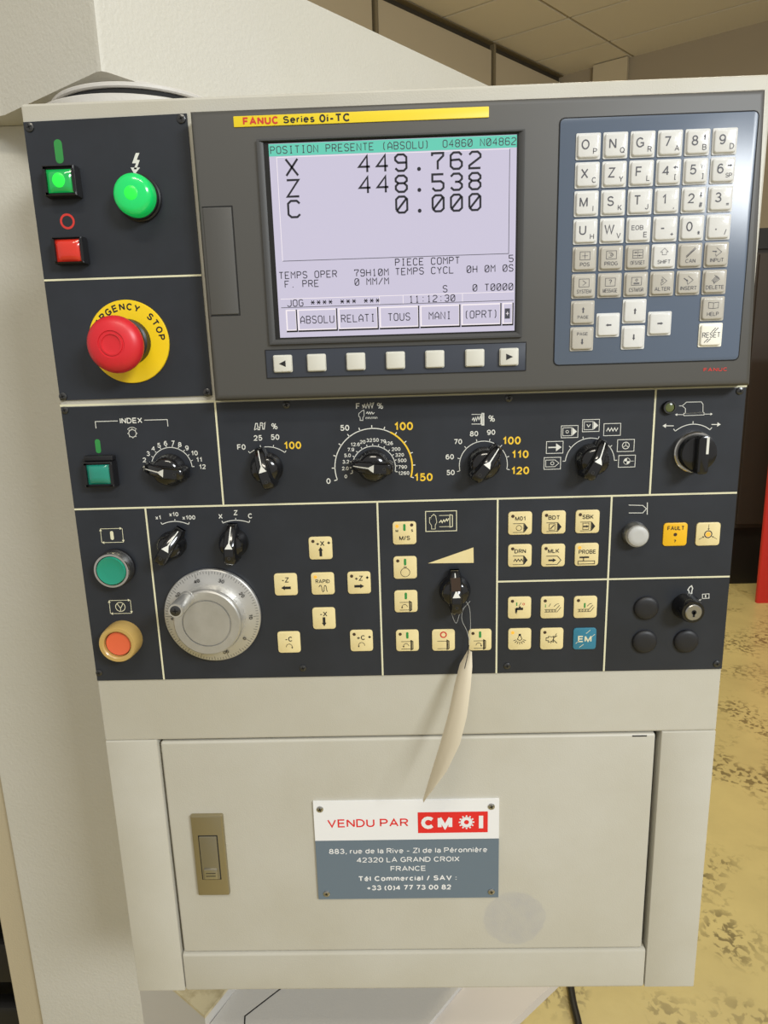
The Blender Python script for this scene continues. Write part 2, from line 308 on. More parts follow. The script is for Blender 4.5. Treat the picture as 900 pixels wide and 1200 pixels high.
    def text(s, t, cx, cy, cap, z, bold=0.0, align='c', fit=None, rot=0, gap=0.0):
        wt = (.135 + 3.0 * bold) * cap; gp = .10 + .8 * bold + gap          # stroke weight and letter gap follow the boldness
        adv = [ALPHA[c][0] + gp + wt / cap for c in t]; w = (sum(adv) - gp) * cap; sx = 1
        if fit: sx = fit / w; w = fit
        x = {'c': -w / 2, 'l': 0, 'r': -w}[align]; wt *= min(1, max(sx, .8))
        for c, a in zip(t, adv):
            for n_, l in enumerate(glyph_strokes(c)[1]):
                pts = []
                for px, py in l:
                    X = x + wt / 2 + px * cap * sx; Y = wt / 2 + py * (cap - wt) - cap / 2
                    pts.append((cx + X * COS(rot) - Y * SIN(rot), cy + X * SIN(rot) + Y * COS(rot)))
                closed = len(pts) > 4 and abs(pts[0][0] - pts[-1][0]) + abs(pts[0][1] - pts[-1][1]) < 1e-6
                s.line(pts[:-1] if closed else pts, wt, z + n_ * 1.2e-5, closed)
            x += a * cap * sx
        return s
    def tube(s, pts, r, seg=8, cap=True):
        pts = [Vector(p) for p in pts]; L = []; up = None
        for i, p in enumerate(pts):
            d = (pts[min(i + 1, len(pts) - 1)] - pts[max(i - 1, 0)]).normalized()
            if up is None: up = d.orthogonal().normalized()
            up = (up - d * up.dot(d)).normalized(); sd = d.cross(up)
            rr = r[i] if isinstance(r, (list, tuple)) else r
            L.append([tuple(p + (up * COS(2 * PI * k / seg) + sd * SIN(2 * PI * k / seg)) * rr) for k in range(seg)])
        return s.loops(L, cap, cap)
    def build(s, name, parent=None, loc=None, mat=None, smooth=35, fix=True):
        me = bpy.data.meshes.new(name)
        if loc is None: loc = parent_loc(parent) if parent else (sum(s.v, Vector()) / len(s.v))
        loc = Vector(loc)
        me.from_pydata([tuple(v - loc) for v in s.v], [], s.f)
        for n in s.mats: me.materials.append(M[n])
        if len(s.mats) > 1: me.polygons.foreach_set('material_index', s.m)
        if fix:
            bm = bmesh.new(); bm.from_mesh(me); bmesh.ops.recalc_face_normals(bm, faces=bm.faces); bm.to_mesh(me); bm.free()
        if smooth: me.shade_smooth(); me.set_sharp_from_angle(angle=R(smooth))
        o = bpy.data.objects.new(name, me); COL.objects.link(o)
        if parent: o.parent = parent; o.location = loc - parent_loc(parent)
        else: o.location = loc
        WL[o.name] = loc; return o
WL = {}
def parent_loc(p): return WL[p.name]
def tag(o, label=None, cat=None, group=None, kind=None):
    if label: o['label'] = label
    if cat: o['category'] = cat
    if group: o['group'] = group
    if kind: o['kind'] = kind
    return o
def thing(name, loc, label, cat, group=None):
    o = bpy.data.objects.new(name, None); COL.objects.link(o); o.empty_display_size = .02
    o.location = loc; WL[o.name] = Vector(loc); return tag(o, label, cat, group)
def struct(o): o['kind'] = 'structure'; return o
def mb(m=None, **k):
    x = MB(**k)
    if m: x.mat(m)
    return x
def copy_part(src, name, parent, loc):                  # a part copy sharing mesh data
    c = src.copy(); COL.objects.link(c); c.name = name; c.parent = parent; c.location = Vector(loc) - parent_loc(parent); WL[c.name] = Vector(loc); return c
def screw(parent, u, v, w, r, m='screw', seg=14):
    b = mb(m, origin=(u, v, 0)); b.lathe([(r, w), (r * .96, w + r * .25), (r * .6, w + r * .42)], seg=seg)
    b.mat('gap'); 
    for a in (.3, .3 + PI / 2): b.line([(-r * .55 * COS(a), -r * .55 * SIN(a)), (r * .55 * COS(a), r * .55 * SIN(a))], r * .28, w + r * .44)
    return b.build('screw', parent, loc=W((u, v, w)), fix=False)
PX = .00066                                             # one photo pixel on the panel, roughly, in metres

# ------------------------------------------------------------------ setting: floor, ceiling, walls
fl = mb('floor', world=True); fl.box(-4, 9, -4, 9, -.02, 0); struct(fl.build('floor', loc=(0, 0, 0)))
CH = 4.1
pc = atz(655, 88, CH); pr = atz(900, 22, CH); pl = atz(470, 0, CH)
d_r = (pr - pc).normalized(); d_l = (pl - pc).normalized()       # directions of the two walls away from the corner
def wall(name, p0, d, length, m, z1=CH, th=.08, z0=0.0):
    n = Vector((-d.y, d.x, 0))
    if n.y < 0: n = -n
    e = p0 + d * length; b = mb(m, world=True)
    b.add([(p.x, p.y, z) for z in (z0, z1) for p in (p0, e, e + n * th, p0 + n * th)], [(0, 1, 2, 3), (4, 5, 6, 7), (0, 1, 5, 4), (1, 2, 6, 5), (2, 3, 7, 6), (3, 0, 4, 7)])
    return b, n
b, n_r = wall('w', pc, d_r, 7, 'wall'); wb = struct(b.build('wall_back', loc=(pc.x, pc.y, 0)))
b, n_l = wall('w', pc, d_l, 6, 'frame_dark'); wl = struct(b.build('wall_left', loc=(pc.x, pc.y, 0)))
# partition: cream boards between dark posts, under a lighter top rail
def on_wall(x, y, p0, n):                                # point of a vertical wall seen at a photo pixel
    d = P2W @ ray(x, y); c = W(CAM_P); t = (p0 - c).dot(n) / d.dot(n); return c + d * t
def slab(p0, d, n, s0, s1, z0, z1, th, m):
    b = mb(m, world=True); o = p0
    L = [o + d * s0, o + d * s1]; vs = [(p.x - n.x * k, p.y - n.y * k, z) for z in (z0, z1) for k in (0, th) for p in L]
    return b.add(vs, [(0, 1, 3, 2), (4, 6, 7, 5), (0, 4, 5, 1), (2, 3, 7, 6), (0, 2, 6, 4), (1, 5, 7, 3)])
posts = [(on_wall(575, 72, pc, n_l) - pc).dot(d_l), (on_wall(436, 12, pc, n_l) - pc).dot(d_l)]
gap = posts[1] - posts[0]
zr = on_wall(575, 62, pc, n_l).z                          # underside of the top rail
slab(pc, d_l, n_l, 0, 6, zr + .05, CH - .02, .05, 'rail').build('rail', wl, fix=False)
k0 = posts[0] - gap
edges = [k0 + gap * i for i in range(7)]
for i in range(6):
    a, c = max(edges[i] + .03, .03), edges[i + 1] - .03
    if c > a: slab(pc, d_l, n_l, a, c, .15, zr, .03, 'partition').build('panel', wl)
for e in edges[1:]: slab(pc, d_l, n_l, e - .012, e + .012, .0, zr + .05, .045, 'rail').build('post', wl)
# ceiling: grid and tiles lined up with the walls
ce = mb('grid', world=True); ce.box(-4, 9, -.6, 9, CH, CH + .05); ceo = struct(ce.build('ceiling', loc=(0, 0, CH)))
x0 = atz(713, 47, CH); cr_ = atz(881, 0, CH) - x0; cr_.normalize(); cl_ = atz(667, 19, CH) - x0; TL = cl_.length; cl_.normalize()
TR_ = 1.2
tile0 = None
for i in range(-2, 9):
    for j in range(-2, 4):
        c = x0 + cl_ * (i + .5) * TL + cr_ * (j + .5) * TR_
        # keep tiles inside the room and in front of both walls
        if (c - pc).dot(n_r) > -.1 or (c - pc).dot(n_l) > .35: continue
        if tile0 is None:
            tb = mb('tile', world=True); hx, hy = cl_ * (TL / 2 - .012), cr_ * (TR_ / 2 - .012); pts = [c + hx + hy, c - hx + hy, c - hx - hy, c + hx - hy]
            tb.loops([[(p.x, p.y, CH - .012) for p in pts], [(p.x, p.y, CH + .001) for p in pts]]); tile0 = tb.build('tile', ceo, loc=(c.x, c.y, CH))
        else: copy_part(tile0, 'tile', ceo, (c.x, c.y, CH))
# column standing before the back wall
cpl = on_wall(695, 80, pc - n_r * .06, n_r); cpr = on_wall(735, 78, pc - n_r * .06, n_r)
zc = CH - .02
colb = mb('column', world=True); a_, c_ = cpl, cpr; nn = n_r * .05
colb.loops([[(p.x, p.y, 0) for p in (a_, c_, c_ + nn, a_ + nn)], [(p.x, p.y, zc) for p in (a_, c_, c_ + nn, a_ + nn)]])
struct(colb.build('trim_1', loc=(a_.x, a_.y, 0)))

# ------------------------------------------------------------------ background things
cb = atz(895, 685, 0)
sc = thing('storage_cabinet', (cb.x + .55, cb.y + .25, 0), 'dark brown steel cabinet on a black plinth, behind the red post', 'cabinet')
x0_, x1_ = cb.x - .25, cb.x + 1.3; y0_ = cb.y; 
zt = on_wall(895, 292, Vector((0, y0_, 0)), Vector((0, 1, 0))).z; zb = on_wall(895, 618, Vector((0, y0_, 0)), Vector((0, 1, 0))).z
mb('black_metal', world=True).box(x0_ + .03, x1_ - .03, y0_ + .03, y0_ + .6, 0, zb).build('plinth', sc)
mb('dark_metal', world=True).box(x0_, x1_, y0_, y0_ + .6, zb, zt).build('body', sc)
mb('black_metal', world=True).box(x0_ - .02, x1_ + .02, y0_ - .02, y0_ + .6, zt, zt + .12).build('top_rail', sc)
for k in range(2): mb('dark_metal', world=True).box(x0_ + .02 + k * .77, x0_ + .76 + k * .77, y0_ - .015, y0_, zb + .03, zt - .03).build('door', sc)
rp = atz(887, 707, 0)
rc = thing('red_guard_panel', (rp.x + .25, rp.y, 0), 'bright red steel guard panel standing on the yellow floor at the right edge', 'panel')
mb('red_metal', world=True).box(rp.x, rp.x + .5, rp.y, rp.y + .03, .0, 1.6, .006).build('body', rc)
mb('black_metal', world=True).box(rp.x + .42, rp.x + .44, rp.y - .03, rp.y, .9, 1.15).build('handle', rc)

# ------------------------------------------------------------------ the lathe enclosure behind the panel
HZ = 1.795
hc = atz(118, 82, HZ); hl = atz(5, 135, HZ); hr = atz(225, 118, HZ)
dl = (hl - hc).normalized(); dr = (hr - hc).normalized()
le = thing('lathe_enclosure', (-.1, .6, 0), 'cream textured sheet metal body of the lathe behind the control panel', 'machine')
# hood: a box whose corner points at the viewer; its right face has a sloping top
nrm = Vector((dr.y, -dr.x, 0))
t1 = on_wall(360, 0, hc, nrm); t2 = on_wall(565, 97, hc, nrm)
zt1 = t1.z; s1 = (t1 - hc).dot(dr); s2 = (t2 - hc).dot(dr); slope = (t2.z - t1.z) / (s2 - s1)
zc0 = zt1 - slope * s1; s3 = s2 + .35; z3 = zc0 + slope * s3
hb = mb('hood', world=True); A = hc; Bp = hc + dr * s3; Lp = hl; back = dl * .9
bv = .006
# bevelled corner edge between the two faces
def hood_cols(p, top): return [(p.x, p.y, HZ), (p.x, p.y, top)]
ring_b = [Bp, hc + dr * bv, hc + (dl + dr) * bv * .25, hc + dl * bv, Lp, Lp + dl * .004 + Vector((-.004, .0, 0)), Lp + Vector((-.35, .03, 0)), Lp + Vector((-.3, 1.2, 0)), Bp + Vector((-.2, 1.2, 0))]
tops = [z3, zc0, zc0, zc0, zc0, zc0, zc0, zc0, z3]
hb.loops([[(p.x, p.y, HZ) for p in ring_b], [(p.x, p.y, t) for p, t in zip(ring_b, tops)]])
hb.build('hood', le)
# wall of the enclosure below the hood: broad face, chamfer strip at its left edge
yA = .215; eL = -.247
lw = mb('hood', world=True)
ring_w = [(hl.x + .44, yA), (eL + .004, yA), (eL + .001, yA + .001), (eL, yA + .004), (eL, yA + .30), (hl.x + .44, yA + .30)]
lw.loops([[(x, y, 0.02) for x, y in ring_w], [(x, y, HZ - .0005) for x, y in ring_w]]); lw.build('side_cover', le)
mb('tan_strip', world=True).box(eL - .040, eL - .0005, yA + .010, yA + .30, .02, HZ - .0006, .002).build('door_jamb', le)
for k in range(7): mb('black_metal', world=True).box(eL - .5, eL - .042, yA + .12, yA + .15, .15 + k * .12, .22 + k * .12, .01).build('guard_slat', le)
mb('gap', world=True).box(eL - .5, eL - .042, yA + .2, yA + .24, .02, 1.3).build('guard_back', le)
mb('hood', world=True).box(eL - .6, eL - .041, yA + .05, yA + .3, 1.0, HZ - .001).build('upper_cover', le)
# base cabinet with oily top, corner towards the viewer
bc = atz(240, 1193, .8); bl = atz(137, 1103, .8); br = atz(265, 1162, .8)
e1 = (bl - bc).normalized(); e2 = (br - bc).normalized()
bb = mb('base', world=True); Bl = bc + e1 * .19; Br = bc + e2 * .055
far = Vector((0, .6, 0))
bb.loops([[(p.x, p.y, .02) for p in (bc, Br, Br + far * .2, Bl + Vector((0, .1, 0)), Bl)], [(p.x, p.y, .799) for p in (bc, Br, Br + far * .2, Bl + Vector((0, .1, 0)), Bl)]])
bb.build('base_cabinet', le)
tp = mb('dirty', world=True); ins = .0
tp.loops([[(p.x, p.y, .799) for p in (bc, Br, Br + far * .2, Bl + Vector((0, .1, 0)), Bl)], [(p.x, p.y, .803) for p in (bc, Br, Br + far * .2, Bl + Vector((0, .1, 0)), Bl)]])
tp.build('base_top', le)
# bed cover beside it: a wide flat cover with a seam, a second lower cover at its right
def slab_on(pts, z0, z1, m, name):
    b_ = mb(m, world=True); b_.loops([[(p.x, p.y, z0) for p in pts], [(p.x, p.y, z1) for p in pts]]); return b_.build(name, le)
zb1 = .786
slab_on([bc + e2 * .004 + Vector((.002, .001, 0)), atz(287, 1215, zb1), atz(478, 1230, zb1), atz(560, 1130, zb1), Br + Vector((0, .2, 0)), Br], .02, zb1, 'base', 'bed_cover')
slab_on([atz(479, 1230, .78), atz(566, 1230, .78), atz(672, 1130, .78), atz(562, 1130, .78)], .766, .78, 'base_pink', 'end_cover')
b_ = mb('gap', world=True); b_.line([(p.x, p.y) for p in (atz(286, 1215, zb1), atz(287, 1191, zb1), atz(326, 1161, zb1), atz(345, 1147, zb1))], .0016, zb1 + .0003); b_.build('cover_seam', le)
# swivel drum that carries the control cabinet
dc = (.0325, .155)
for nm, r0, za, zb_, m in (('swivel_neck', .030, 1.777, HZ + .001, 'base'), ('swivel_flange', .0760, 1.7740, 1.7782, 'base'), ('swivel_gap', .0740, 1.7625, 1.7742, 'gap'), ('swivel_drum', .0935, 1.7362, 1.7635, 'base')):
    mb(m, world=True, origin=(dc[0], dc[1], 0)).lathe([(r0 - .001, za), (r0, za + .001), (r0, zb_ - .001), (r0 - .001, zb_)], seg=72, cap0=True).build(nm, le)

# ------------------------------------------------------------------ control cabinet
CT = .2057; CB_ = -.5436; CW = .515
cc = thing('control_cabinet', W((CW / 2, CB_, -.1)), 'cream painted hanging control cabinet carrying the display and the button panel', 'cabinet')
TLd, TRd, BRd, BLd = at(184, 867.5), at(774.5, 857.5), at(759, 1111.5), at(212, 1119)
dx0, dx1 = (TLd[0] + BLd[0]) / 2, (TRd[0] + BRd[0]) / 2; dy1, dy0 = (TLd[1] + TRd[1]) / 2, (BLd[1] + BRd[1]) / 2
b = mb('paint'); b.box(.0, CW, CB_ + .001, CT - .001, -.16, -.012); b.build('shell', cc)
b = mb('paint')                                           # front face: inverted U with rounded outer edges
b.rect(CW / 2, (dy1 + CT) / 2, CW, CT - dy1, .002, -.013, 0, .002); b.build('front_panel', cc)
for x0, x1 in ((0, dx0), (dx1, CW)):
    b = mb('paint'); b.rect((x0 + x1) / 2, (CB_ + dy1) / 2 , x1 - x0 - .0002, dy1 - CB_ + .0001, .0012, -.013, 0, .0012); b.build('stile', cc)
b = mb('paint'); b.rect((dx0 + dx1) / 2, (CB_ + dy0) / 2, dx1 - dx0 - .0006, dy0 - CB_ - .0003, .0025, -.013, .0002, .0025); b.build('bottom_rail', cc)
mb('gap').box(dx0 - .001, dx1 + .001, dy0 - .001, dy1 + .001, -.0125, -.0115).build('recess', cc)
dr_ = mb('paint_door'); ux0, ux1, uy0, uy1 = dx0 + .0022, dx1 - .0042, dy0 + .0006, dy1 - .0022
dr_.rect((ux0 + ux1) / 2, (uy0 + uy1) / 2, ux1 - ux0, uy1 - uy0, .0025, -.011, -.0008, .0022, levels=3)
door = dr_.build('door', cc); tag(door, 'hinged door with a round pale stain at its lower right')
s_ = at(603, 1077); stain_circle(M['paint_door'], s_[0] - WL[cc.name].x, s_[1] + Z0 - WL[cc.name].z, .0285, (.43, .42, .40))
hz = at(750, 861); mb('gap').box(hz[0] - .006, hz[0] + .006, uy1 - .0024, uy1 - .0014, -.002, -.0006).build('hinge_slot', door)
# latch on the door
lt = mb('brass'); c0 = at(247, 1001, .0); lw_, lh_ = at(269, 1001)[0] - at(230.5, 1001)[0], at(243, 955)[1] - at(252, 1048)[1]
lt.rect(c0[0], c0[1], lw_ - .001, lh_, .0012, -.001, .0028, .0014); latch = lt.build('latch', door); tag(latch, 'champagne metal flush latch')
c1 = (c0[0] - .0002, c0[1] - .0012); pw, ph = .0155, .0435
mb('gap').box(c1[0] - pw / 2 - .0008, c1[0] + pw / 2 + .0008, c1[1] - ph / 2 - .0008, c1[1] + ph / 2 + .0008, .002, .00285).build('latch_recess', door)
mb('brass2').rect(c1[0], c1[1], pw, ph, .0008, .002, .0038, .0006).build('latch_paddle', door)
lk = mb('steel'); ly = c1[1] - ph / 2 + .0062
lk.rect(c1[0] + .0002, ly, .0120, .0105, .0008, .003, .0048, .0005); lk.mat('gap')
for k in (-.0022, .0006): lk.box(c1[0] - .0042, c1[0] + .0044, ly + k, ly + k + .0007, .0047, .00485)
lk.build('latch_lock', door)

# ------------------------------------------------------------------ upper left switch plate
PT = .0012                                                # plate thickness
ZP = PT + .00015                                          # height of the print on the plates
ul = [(.0012, at(50, 475)[1] + .0032), (at(249.5, 468)[0], at(246, 467)[1] + .0022), (at(219, 131)[0], .1950), (.0012, .1935)]
sp = thing('switch_plate', W((.06, .1, 0)), 'charcoal plate at the upper left carrying the power buttons and emergency stop', 'control panel')
mb('plate').prism(ul, .0001, PT).build('plate', sp)
yl = (at(50.4, 329.8)[1] + at(235, 322)[1]) / 2
mb('line').line([(.0012, yl), (ul[1][0] - .0005, yl)], .0013, ZP).build('divider_line', sp)
for x, y in ((36, 150), (213.3, 140), (75, 464.7), (243.4, 460)): u, v = at(x, y); screw(sp, u, v, PT, .0031)
b = mb('green'); p0, p1 = qa('1', 200, 528), qa('1', 197, 474); b.rect(p0[0], (p0[1] + p1[1]) / 2, .0056, p1[1] - p0[1] + .005, .0027, PT, ZP, seg=5); b.build('power_on_mark', sp)
u, v = qa('1', 225, 731); mb('red').ring(u, v, .0038, .0053, ZP).build('power_off_mark', sp)
b = mb('white'); L = [qa('1', *p) for p in ((455, 507), (441, 537), (455, 540), (447, 560))]
b.poly([qa('1', *p) for p in ((450, 506), (462, 506), (453, 528), (463, 530), (452, 560), (443, 560), (451, 540), (438, 540))], ZP)
b.poly([qa('1', *p) for p in ((433, 554), (464, 554), (446, 577))], ZP); b.build('lightning_mark', sp)

# ------------------------------------------------------------------ lower control plate
yt = at(400, 465)[1] - .0006; yb = (at(113, 796)[1] + at(845, 784)[1]) / 2
cp = thing('control_plate', W((CW / 2, (yt + yb) / 2, 0)), 'long charcoal plate under the screen with rotary knobs and cream membrane keys', 'control panel')
mb('plate').box(.001, CW - .0008, yb, yt - .0012, .0001, PT).build('plate', cp)
mb('line').line([(.0, yt), (CW, yt)], .0016, .00025).build('edge_line', cp)
y1 = -.0815; y2 = (at(583, 680)[1] + at(855, 676)[1]) / 2
def vx(a, b_): return (at(*a)[0] + at(*b_)[0]) / 2
b = mb('line'); LW = .0014
b.line([(.001, y1), (CW - .001, y1)], LW, ZP)
for a, c, top, bot in (((252.3, 470), (262.3, 590), yt, y1), ((767.8, 454), (761, 577), yt, y1), ((172.5, 597), (191.5, 794), y1, yb), ((441.8, 588), (448.8, 787), y1, yb), ((582, 584), (582.3, 786), y1, yb), ((715, 580), (708.3, 785), y1, yb)):
    x = vx(a, c); b.line([(x, top), (x, bot)], LW, ZP + .00002)
    if a[0] == 582: xm = x
b.line([(xm, y2), (CW - .001, y2)], LW, ZP + .00001); b.build('divider_lines', cp)
for x, y in ((77, 480.6), (336, 474.4), (596, 466.5), (866, 458), (117, 787.5), (355.4, 782), (594, 779.5), (839, 777)): u, v = at(x, y); screw(cp, u, v, PT, .0028)

def scale(c, cx, cy, cap): return qa(c, cx, cy)
def prt(name, m): return mb(m)
# index
b = mb('white'); n = 'text'
u, v = qa('7', 283, 98); b.text('INDEX', u, v, .0042, ZP, .012, fit=.0172)
for s_ in (-1, 1):
    e = qa('7', 157, 98) if s_ < 0 else qa('7', 410, 94); b.line([(u + s_ * .0102, v), (e[0], v), (e[0], v - .0052)], .0005, ZP)
u, v = qa('7', 288, 143); b.ring(u, v, .0026, .0031, ZP); 
for k in range(8): a = k * PI / 4; b.line([(u + .0029 * COS(a), v + .0029 * SIN(a)), (u + .0037 * COS(a), v + .0037 * SIN(a))], .0007, ZP)
b.ring(u, v, .0044, .0048, ZP, a0=R(40), a1=R(140)); b.build('index_marking', cp)
b = mb('green'); u, v = qa('7', 167, 188); b.rect(u, v, .0040, .0108, .0019, PT, ZP); b.build('index_mark', cp)
def dial(nm, cu, cv, r, a0, a1, n, labels, hot=(), cap=.0032, lr=None, wd=.00055, tick=.0018, hotcap=None, hotwd=None):
    """white arc with ticks and numbers round a knob; hot = indices printed in yellow"""
    w = mb('white'); y = mb('yellow'); w.ring(cu, cv, r - wd / 2, r + wd / 2, ZP, a0=a1, a1=a0, seg=36)
    for i in range(n):
        a = a0 + (a1 - a0) * i / (n - 1); w.line([(cu + r * COS(a), cv + r * SIN(a)), (cu + (r + tick) * COS(a), cv + (r + tick) * SIN(a))], wd, ZP)
    anyy = False
    for (t, x, yv, hot_, cp_) in labels:
        tgt = y if hot_ else w; anyy |= hot_
        tgt.text(t, x, yv, cp_, ZP, .012 if not hot_ else .018)
    w.build(nm, cp)
    if anyy: y.build(nm, cp)
def lab(c, L, hot=(), cap=.0040, hotcap=.0050): return [(t, *qa(c, x, y), t in hot, hotcap if t in hot else cap) for t, x, y in L]
kc = dict(index=at(200.5, 550), rapid=at(313.5, 548), feed=at(438, 545), spindle=at(567, 542), mode=at(692.5, 538), mult=at(203.5, 637), axis=at(275, 635), rpm=at(532.5, 690), sel=at(811, 529))
def arc_of(c, cx_, pts):                                  # radius and end angles from measured arc ends
    P = [qa(c, *p) for p in pts]; a = [math.atan2(p[1] - cx_[1], p[0] - cx_[0]) for p in P]; r = sum(math.hypot(p[0] - cx_[0], p[1] - cx_[1]) for p in P) / len(P); return r, a[0], a[-1]
L = lab('7', [('1', 328, 265), ('2', 330, 236), ('3', 343, 214), ('4', 361, 196), ('5', 381, 185), ('6', 404, 178), ('7', 430, 177), ('8', 454, 182), ('9', 479, 194), ('10', 505, 212), ('11', 522, 235), ('12', 533, 260)], cap=.0037)
ci = qa('7', 426, 264); dial('index_scale', ci[0], ci[1], .0158, R(180), R(2), 12, L)
def circ3(a, b_, c):
    ax, ay = a; bx, by = b_; cx, cy = c; d = 2 * (ax * (by - cy) + bx * (cy - ay) + cx * (ay - by))
    ux = ((ax * ax + ay * ay) * (by - cy) + (bx * bx + by * by) * (cy - ay) + (cx * cx + cy * cy) * (ay - by)) / d
    uy = ((ax * ax + ay * ay) * (cx - bx) + (bx * bx + by * by) * (ax - cx) + (cx * cx + cy * cy) * (bx - ax)) / d
    return ux, uy, math.hypot(ax - ux, ay - uy)
def arc3(c, p0, p1, p2):
    A_, B_, C_ = qa(c, *p0), qa(c, *p1), qa(c, *p2); x, y, r = circ3(A_, B_, C_)
    a0 = math.atan2(A_[1] - y, A_[0] - x); a1 = math.atan2(C_[1] - y, C_[0] - x)
    if a0 < a1: a0 += 2 * PI
    return x, y, r, a0, a1
x, y, r, a0, a1 = arc3('7', (700, 212), (762, 190), (822, 210))
dial('rapid_scale', x, y, r, a0, a1, 4, lab('7', [('F0', 670, 191), ('25', 728, 159), ('50', 788, 156), ('100', 849, 185)], hot=('100',), hotcap=.0058, cap=.0042))
b = mb('white'); wv = [(716, 132), (720, 108), (726, 108), (728, 130), (734, 130), (737, 106), (743, 106), (745, 128), (750, 128), (753, 106)]
b.line([qa('7', *p) for p in wv], .0006, ZP); b.line([qa('7', 716, 132), qa('7', 755, 104)], .0004, ZP); u, v = qa('7', 786, 118); b.text('%', u, v, .0046, ZP); b.build('rapid_marking', cp)
x, y, r, a0, a1 = arc3('8', (141, 378), (266, 192), (408, 368))
dial('feed_scale', x, y, r, a0, a1, 13, lab('8', [('0', 109, 383), ('50', 168, 190), ('100', 381, 184), ('150', 453, 369)], hot=('100', '150'), hotcap=.0062, cap=.0044), wd=.0007, tick=.0024)
mb('yellow').ring(x, y, r - .0006, r + .0006, ZP + .00005, a0=a1, a1=a0 - (a0 - a1) * .63, seg=24).build('feed_scale_band', cp)
x, y, r, a0, a1 = arc3('8', (197, 354), (274, 256), (351, 348))
dial('jog_scale', x, y, r, a0, a1, 15, lab('8', [('0', 172, 366), ('2.0', 170, 337), ('3.2', 172, 313), ('5.0', 178, 290), ('7.9', 190, 269), ('12.6', 206, 250), ('20', 233, 241), ('32', 257, 235), ('50', 281, 234), ('79', 307, 239), ('126', 328, 246), ('200', 354, 267), ('320', 367, 288), ('500', 376, 308), ('790', 378, 332), ('1260', 382, 354)], cap=.0028), wd=.0006)
b = mb('white'); u, v = qa('8', 216, 111); b.text('F', u, v, .0044, ZP, .01); b.line([qa('8', *p) for p in ((232, 106), (236, 116), (240, 104), (245, 118), (250, 102), (256, 118), (261, 100), (267, 117), (273, 98))], .0008, ZP)
b.line([qa('8', 232, 118), qa('8', 275, 98)], .0004, ZP)
u, v = qa('8', 296, 110); b.text('%', u, v, .0046, ZP)
b.line([qa('8', *p) for p in ((224, 163), (224, 152), (219, 148), (219, 138), (231, 128), (238, 126), (238, 148), (234, 152), (234, 163))], .0004, ZP, True)
b.line([qa('8', *p) for p in ((246, 138), (250, 132), (254, 140), (258, 132), (262, 140), (266, 132), (270, 140), (276, 134))], .0005, ZP)
b.text('mm/min', *qa('8', 265, 153), .0020, ZP, fit=.009); b.build('feed_marking', cp)
x, y, r, a0, a1 = arc3('8', (586, 346), (672, 238), (756, 340))
dial('spindle_scale', x, y, r, a0, a1, 8, lab('8', [('50', 552, 352), ('60', 549, 295), ('70', 579, 240), ('80', 637, 211), ('90', 699, 206), ('100', 773, 236), ('110', 804, 286), ('120', 804, 345)], hot=('100', '110', '120'), hotcap=.0060, cap=.0040), tick=.0022)
b = mb('white'); b.line([qa('8', *p) for p in ((628, 141), (662, 141), (662, 176), (628, 176))], .0005, ZP); b.line([qa('8', *p) for p in ((666, 138), (672, 138), (672, 179), (666, 179))], .0009, ZP, True)
b.line([qa('8', *p) for p in ((630, 162), (635, 154), (638, 166), (643, 152), (646, 164), (651, 149), (655, 160), (661, 146))], .0007, ZP); b.text('%', *qa('8', 701, 156), .0048, ZP); b.build('spindle_marking', cp)
# mode switch
x, y, r, a0, a1 = arc3('9', (135, 322), (230, 235), (319, 319)); dial('mode_scale', x, y, r, a0, a1, 6, [], tick=.0020)
b = mb('white')
def frame(c, cx, cy, w, h, wd=.00045): 
    u, v = qa(c, cx, cy); b.line([(u - w / 2, v - h / 2), (u + w / 2, v - h / 2), (u + w / 2, v + h / 2), (u - w / 2, v + h / 2)], wd, ZP, True); return u, v
FW, FH = .0125, .0090
u, v = frame('9', 86, 330, FW, FH); b.line([(u - .005, v + .0026), (u + .002, v + .0026), (u + .005, v), (u + .002, v - .0026), (u - .005, v - .0026)], .0004, ZP, True); b.ring(u, v, .0010, .0014, ZP)
b.build('mode_symbol', cp); b = mb('white')
u, v = frame('9', 95, 270, FW, FH); b.line([(u - .0048, v), (u + .001, v)], .0009, ZP); b.poly([(u + .001, v + .003), (u + .0052, v), (u + .001, v - .003)], ZP)
b.build('mode_symbol', cp); b = mb('white')
u, v = frame('9', 151, 211, FW, FH); b.line([(u - .005, v + .003), (u + .0015, v + .003), (u + .0015, v - .003), (u - .005, v - .003)], .0004, ZP, True); b.ring(u - .0018, v, .0008, .0012, ZP); b.poly([(u + .002, v + .0032), (u + .0055, v), (u + .002, v - .0032)], ZP)
b.build('mode_symbol', cp); b = mb('white')
u, v = frame('9', 231, 188, FW, FH); b.line([(u - .005, v + .003), (u + .0015, v + .003), (u + .0015, v - .003), (u - .005, v - .003)], .0004, ZP, True); b.line([(u - .003, v + .001), (u - .0018, v - .001), (u - .0004, v + .001)], .0005, ZP); b.poly([(u + .002, v + .0032), (u + .0055, v), (u + .002, v - .0032)], ZP)
b.build('mode_symbol', cp); b = mb('white')
u, v = frame('9', 311, 203, FW, FH); b.line([(u - .0042 + k * .0012, v + (.0012 if k % 2 else -.0012)) for k in range(8)], .0006, ZP)
b.build('mode_symbol', cp); b = mb('white')
u, v = frame('9', 362, 263, FW, FH); b.ring(u, v, .0023, .0028, ZP)
for k in range(3): a = R(90 + 120 * k); b.line([(u, v), (u + .0024 * COS(a), v + .0024 * SIN(a))], .0004, ZP)
b.build('mode_symbol', cp); b = mb('white')
u, v = frame('9', 366, 322, FW, FH); b.ring(u, v, .0023, .0026, ZP); b.ring(u, v, 0, .0025, ZP, a0=R(90), a1=R(180), seg=8); b.ring(u, v, 0, .0025, ZP, a0=R(270), a1=R(360), seg=8); b.line([(u + .0026, v), (u + .0052, v)], .0003, ZP)
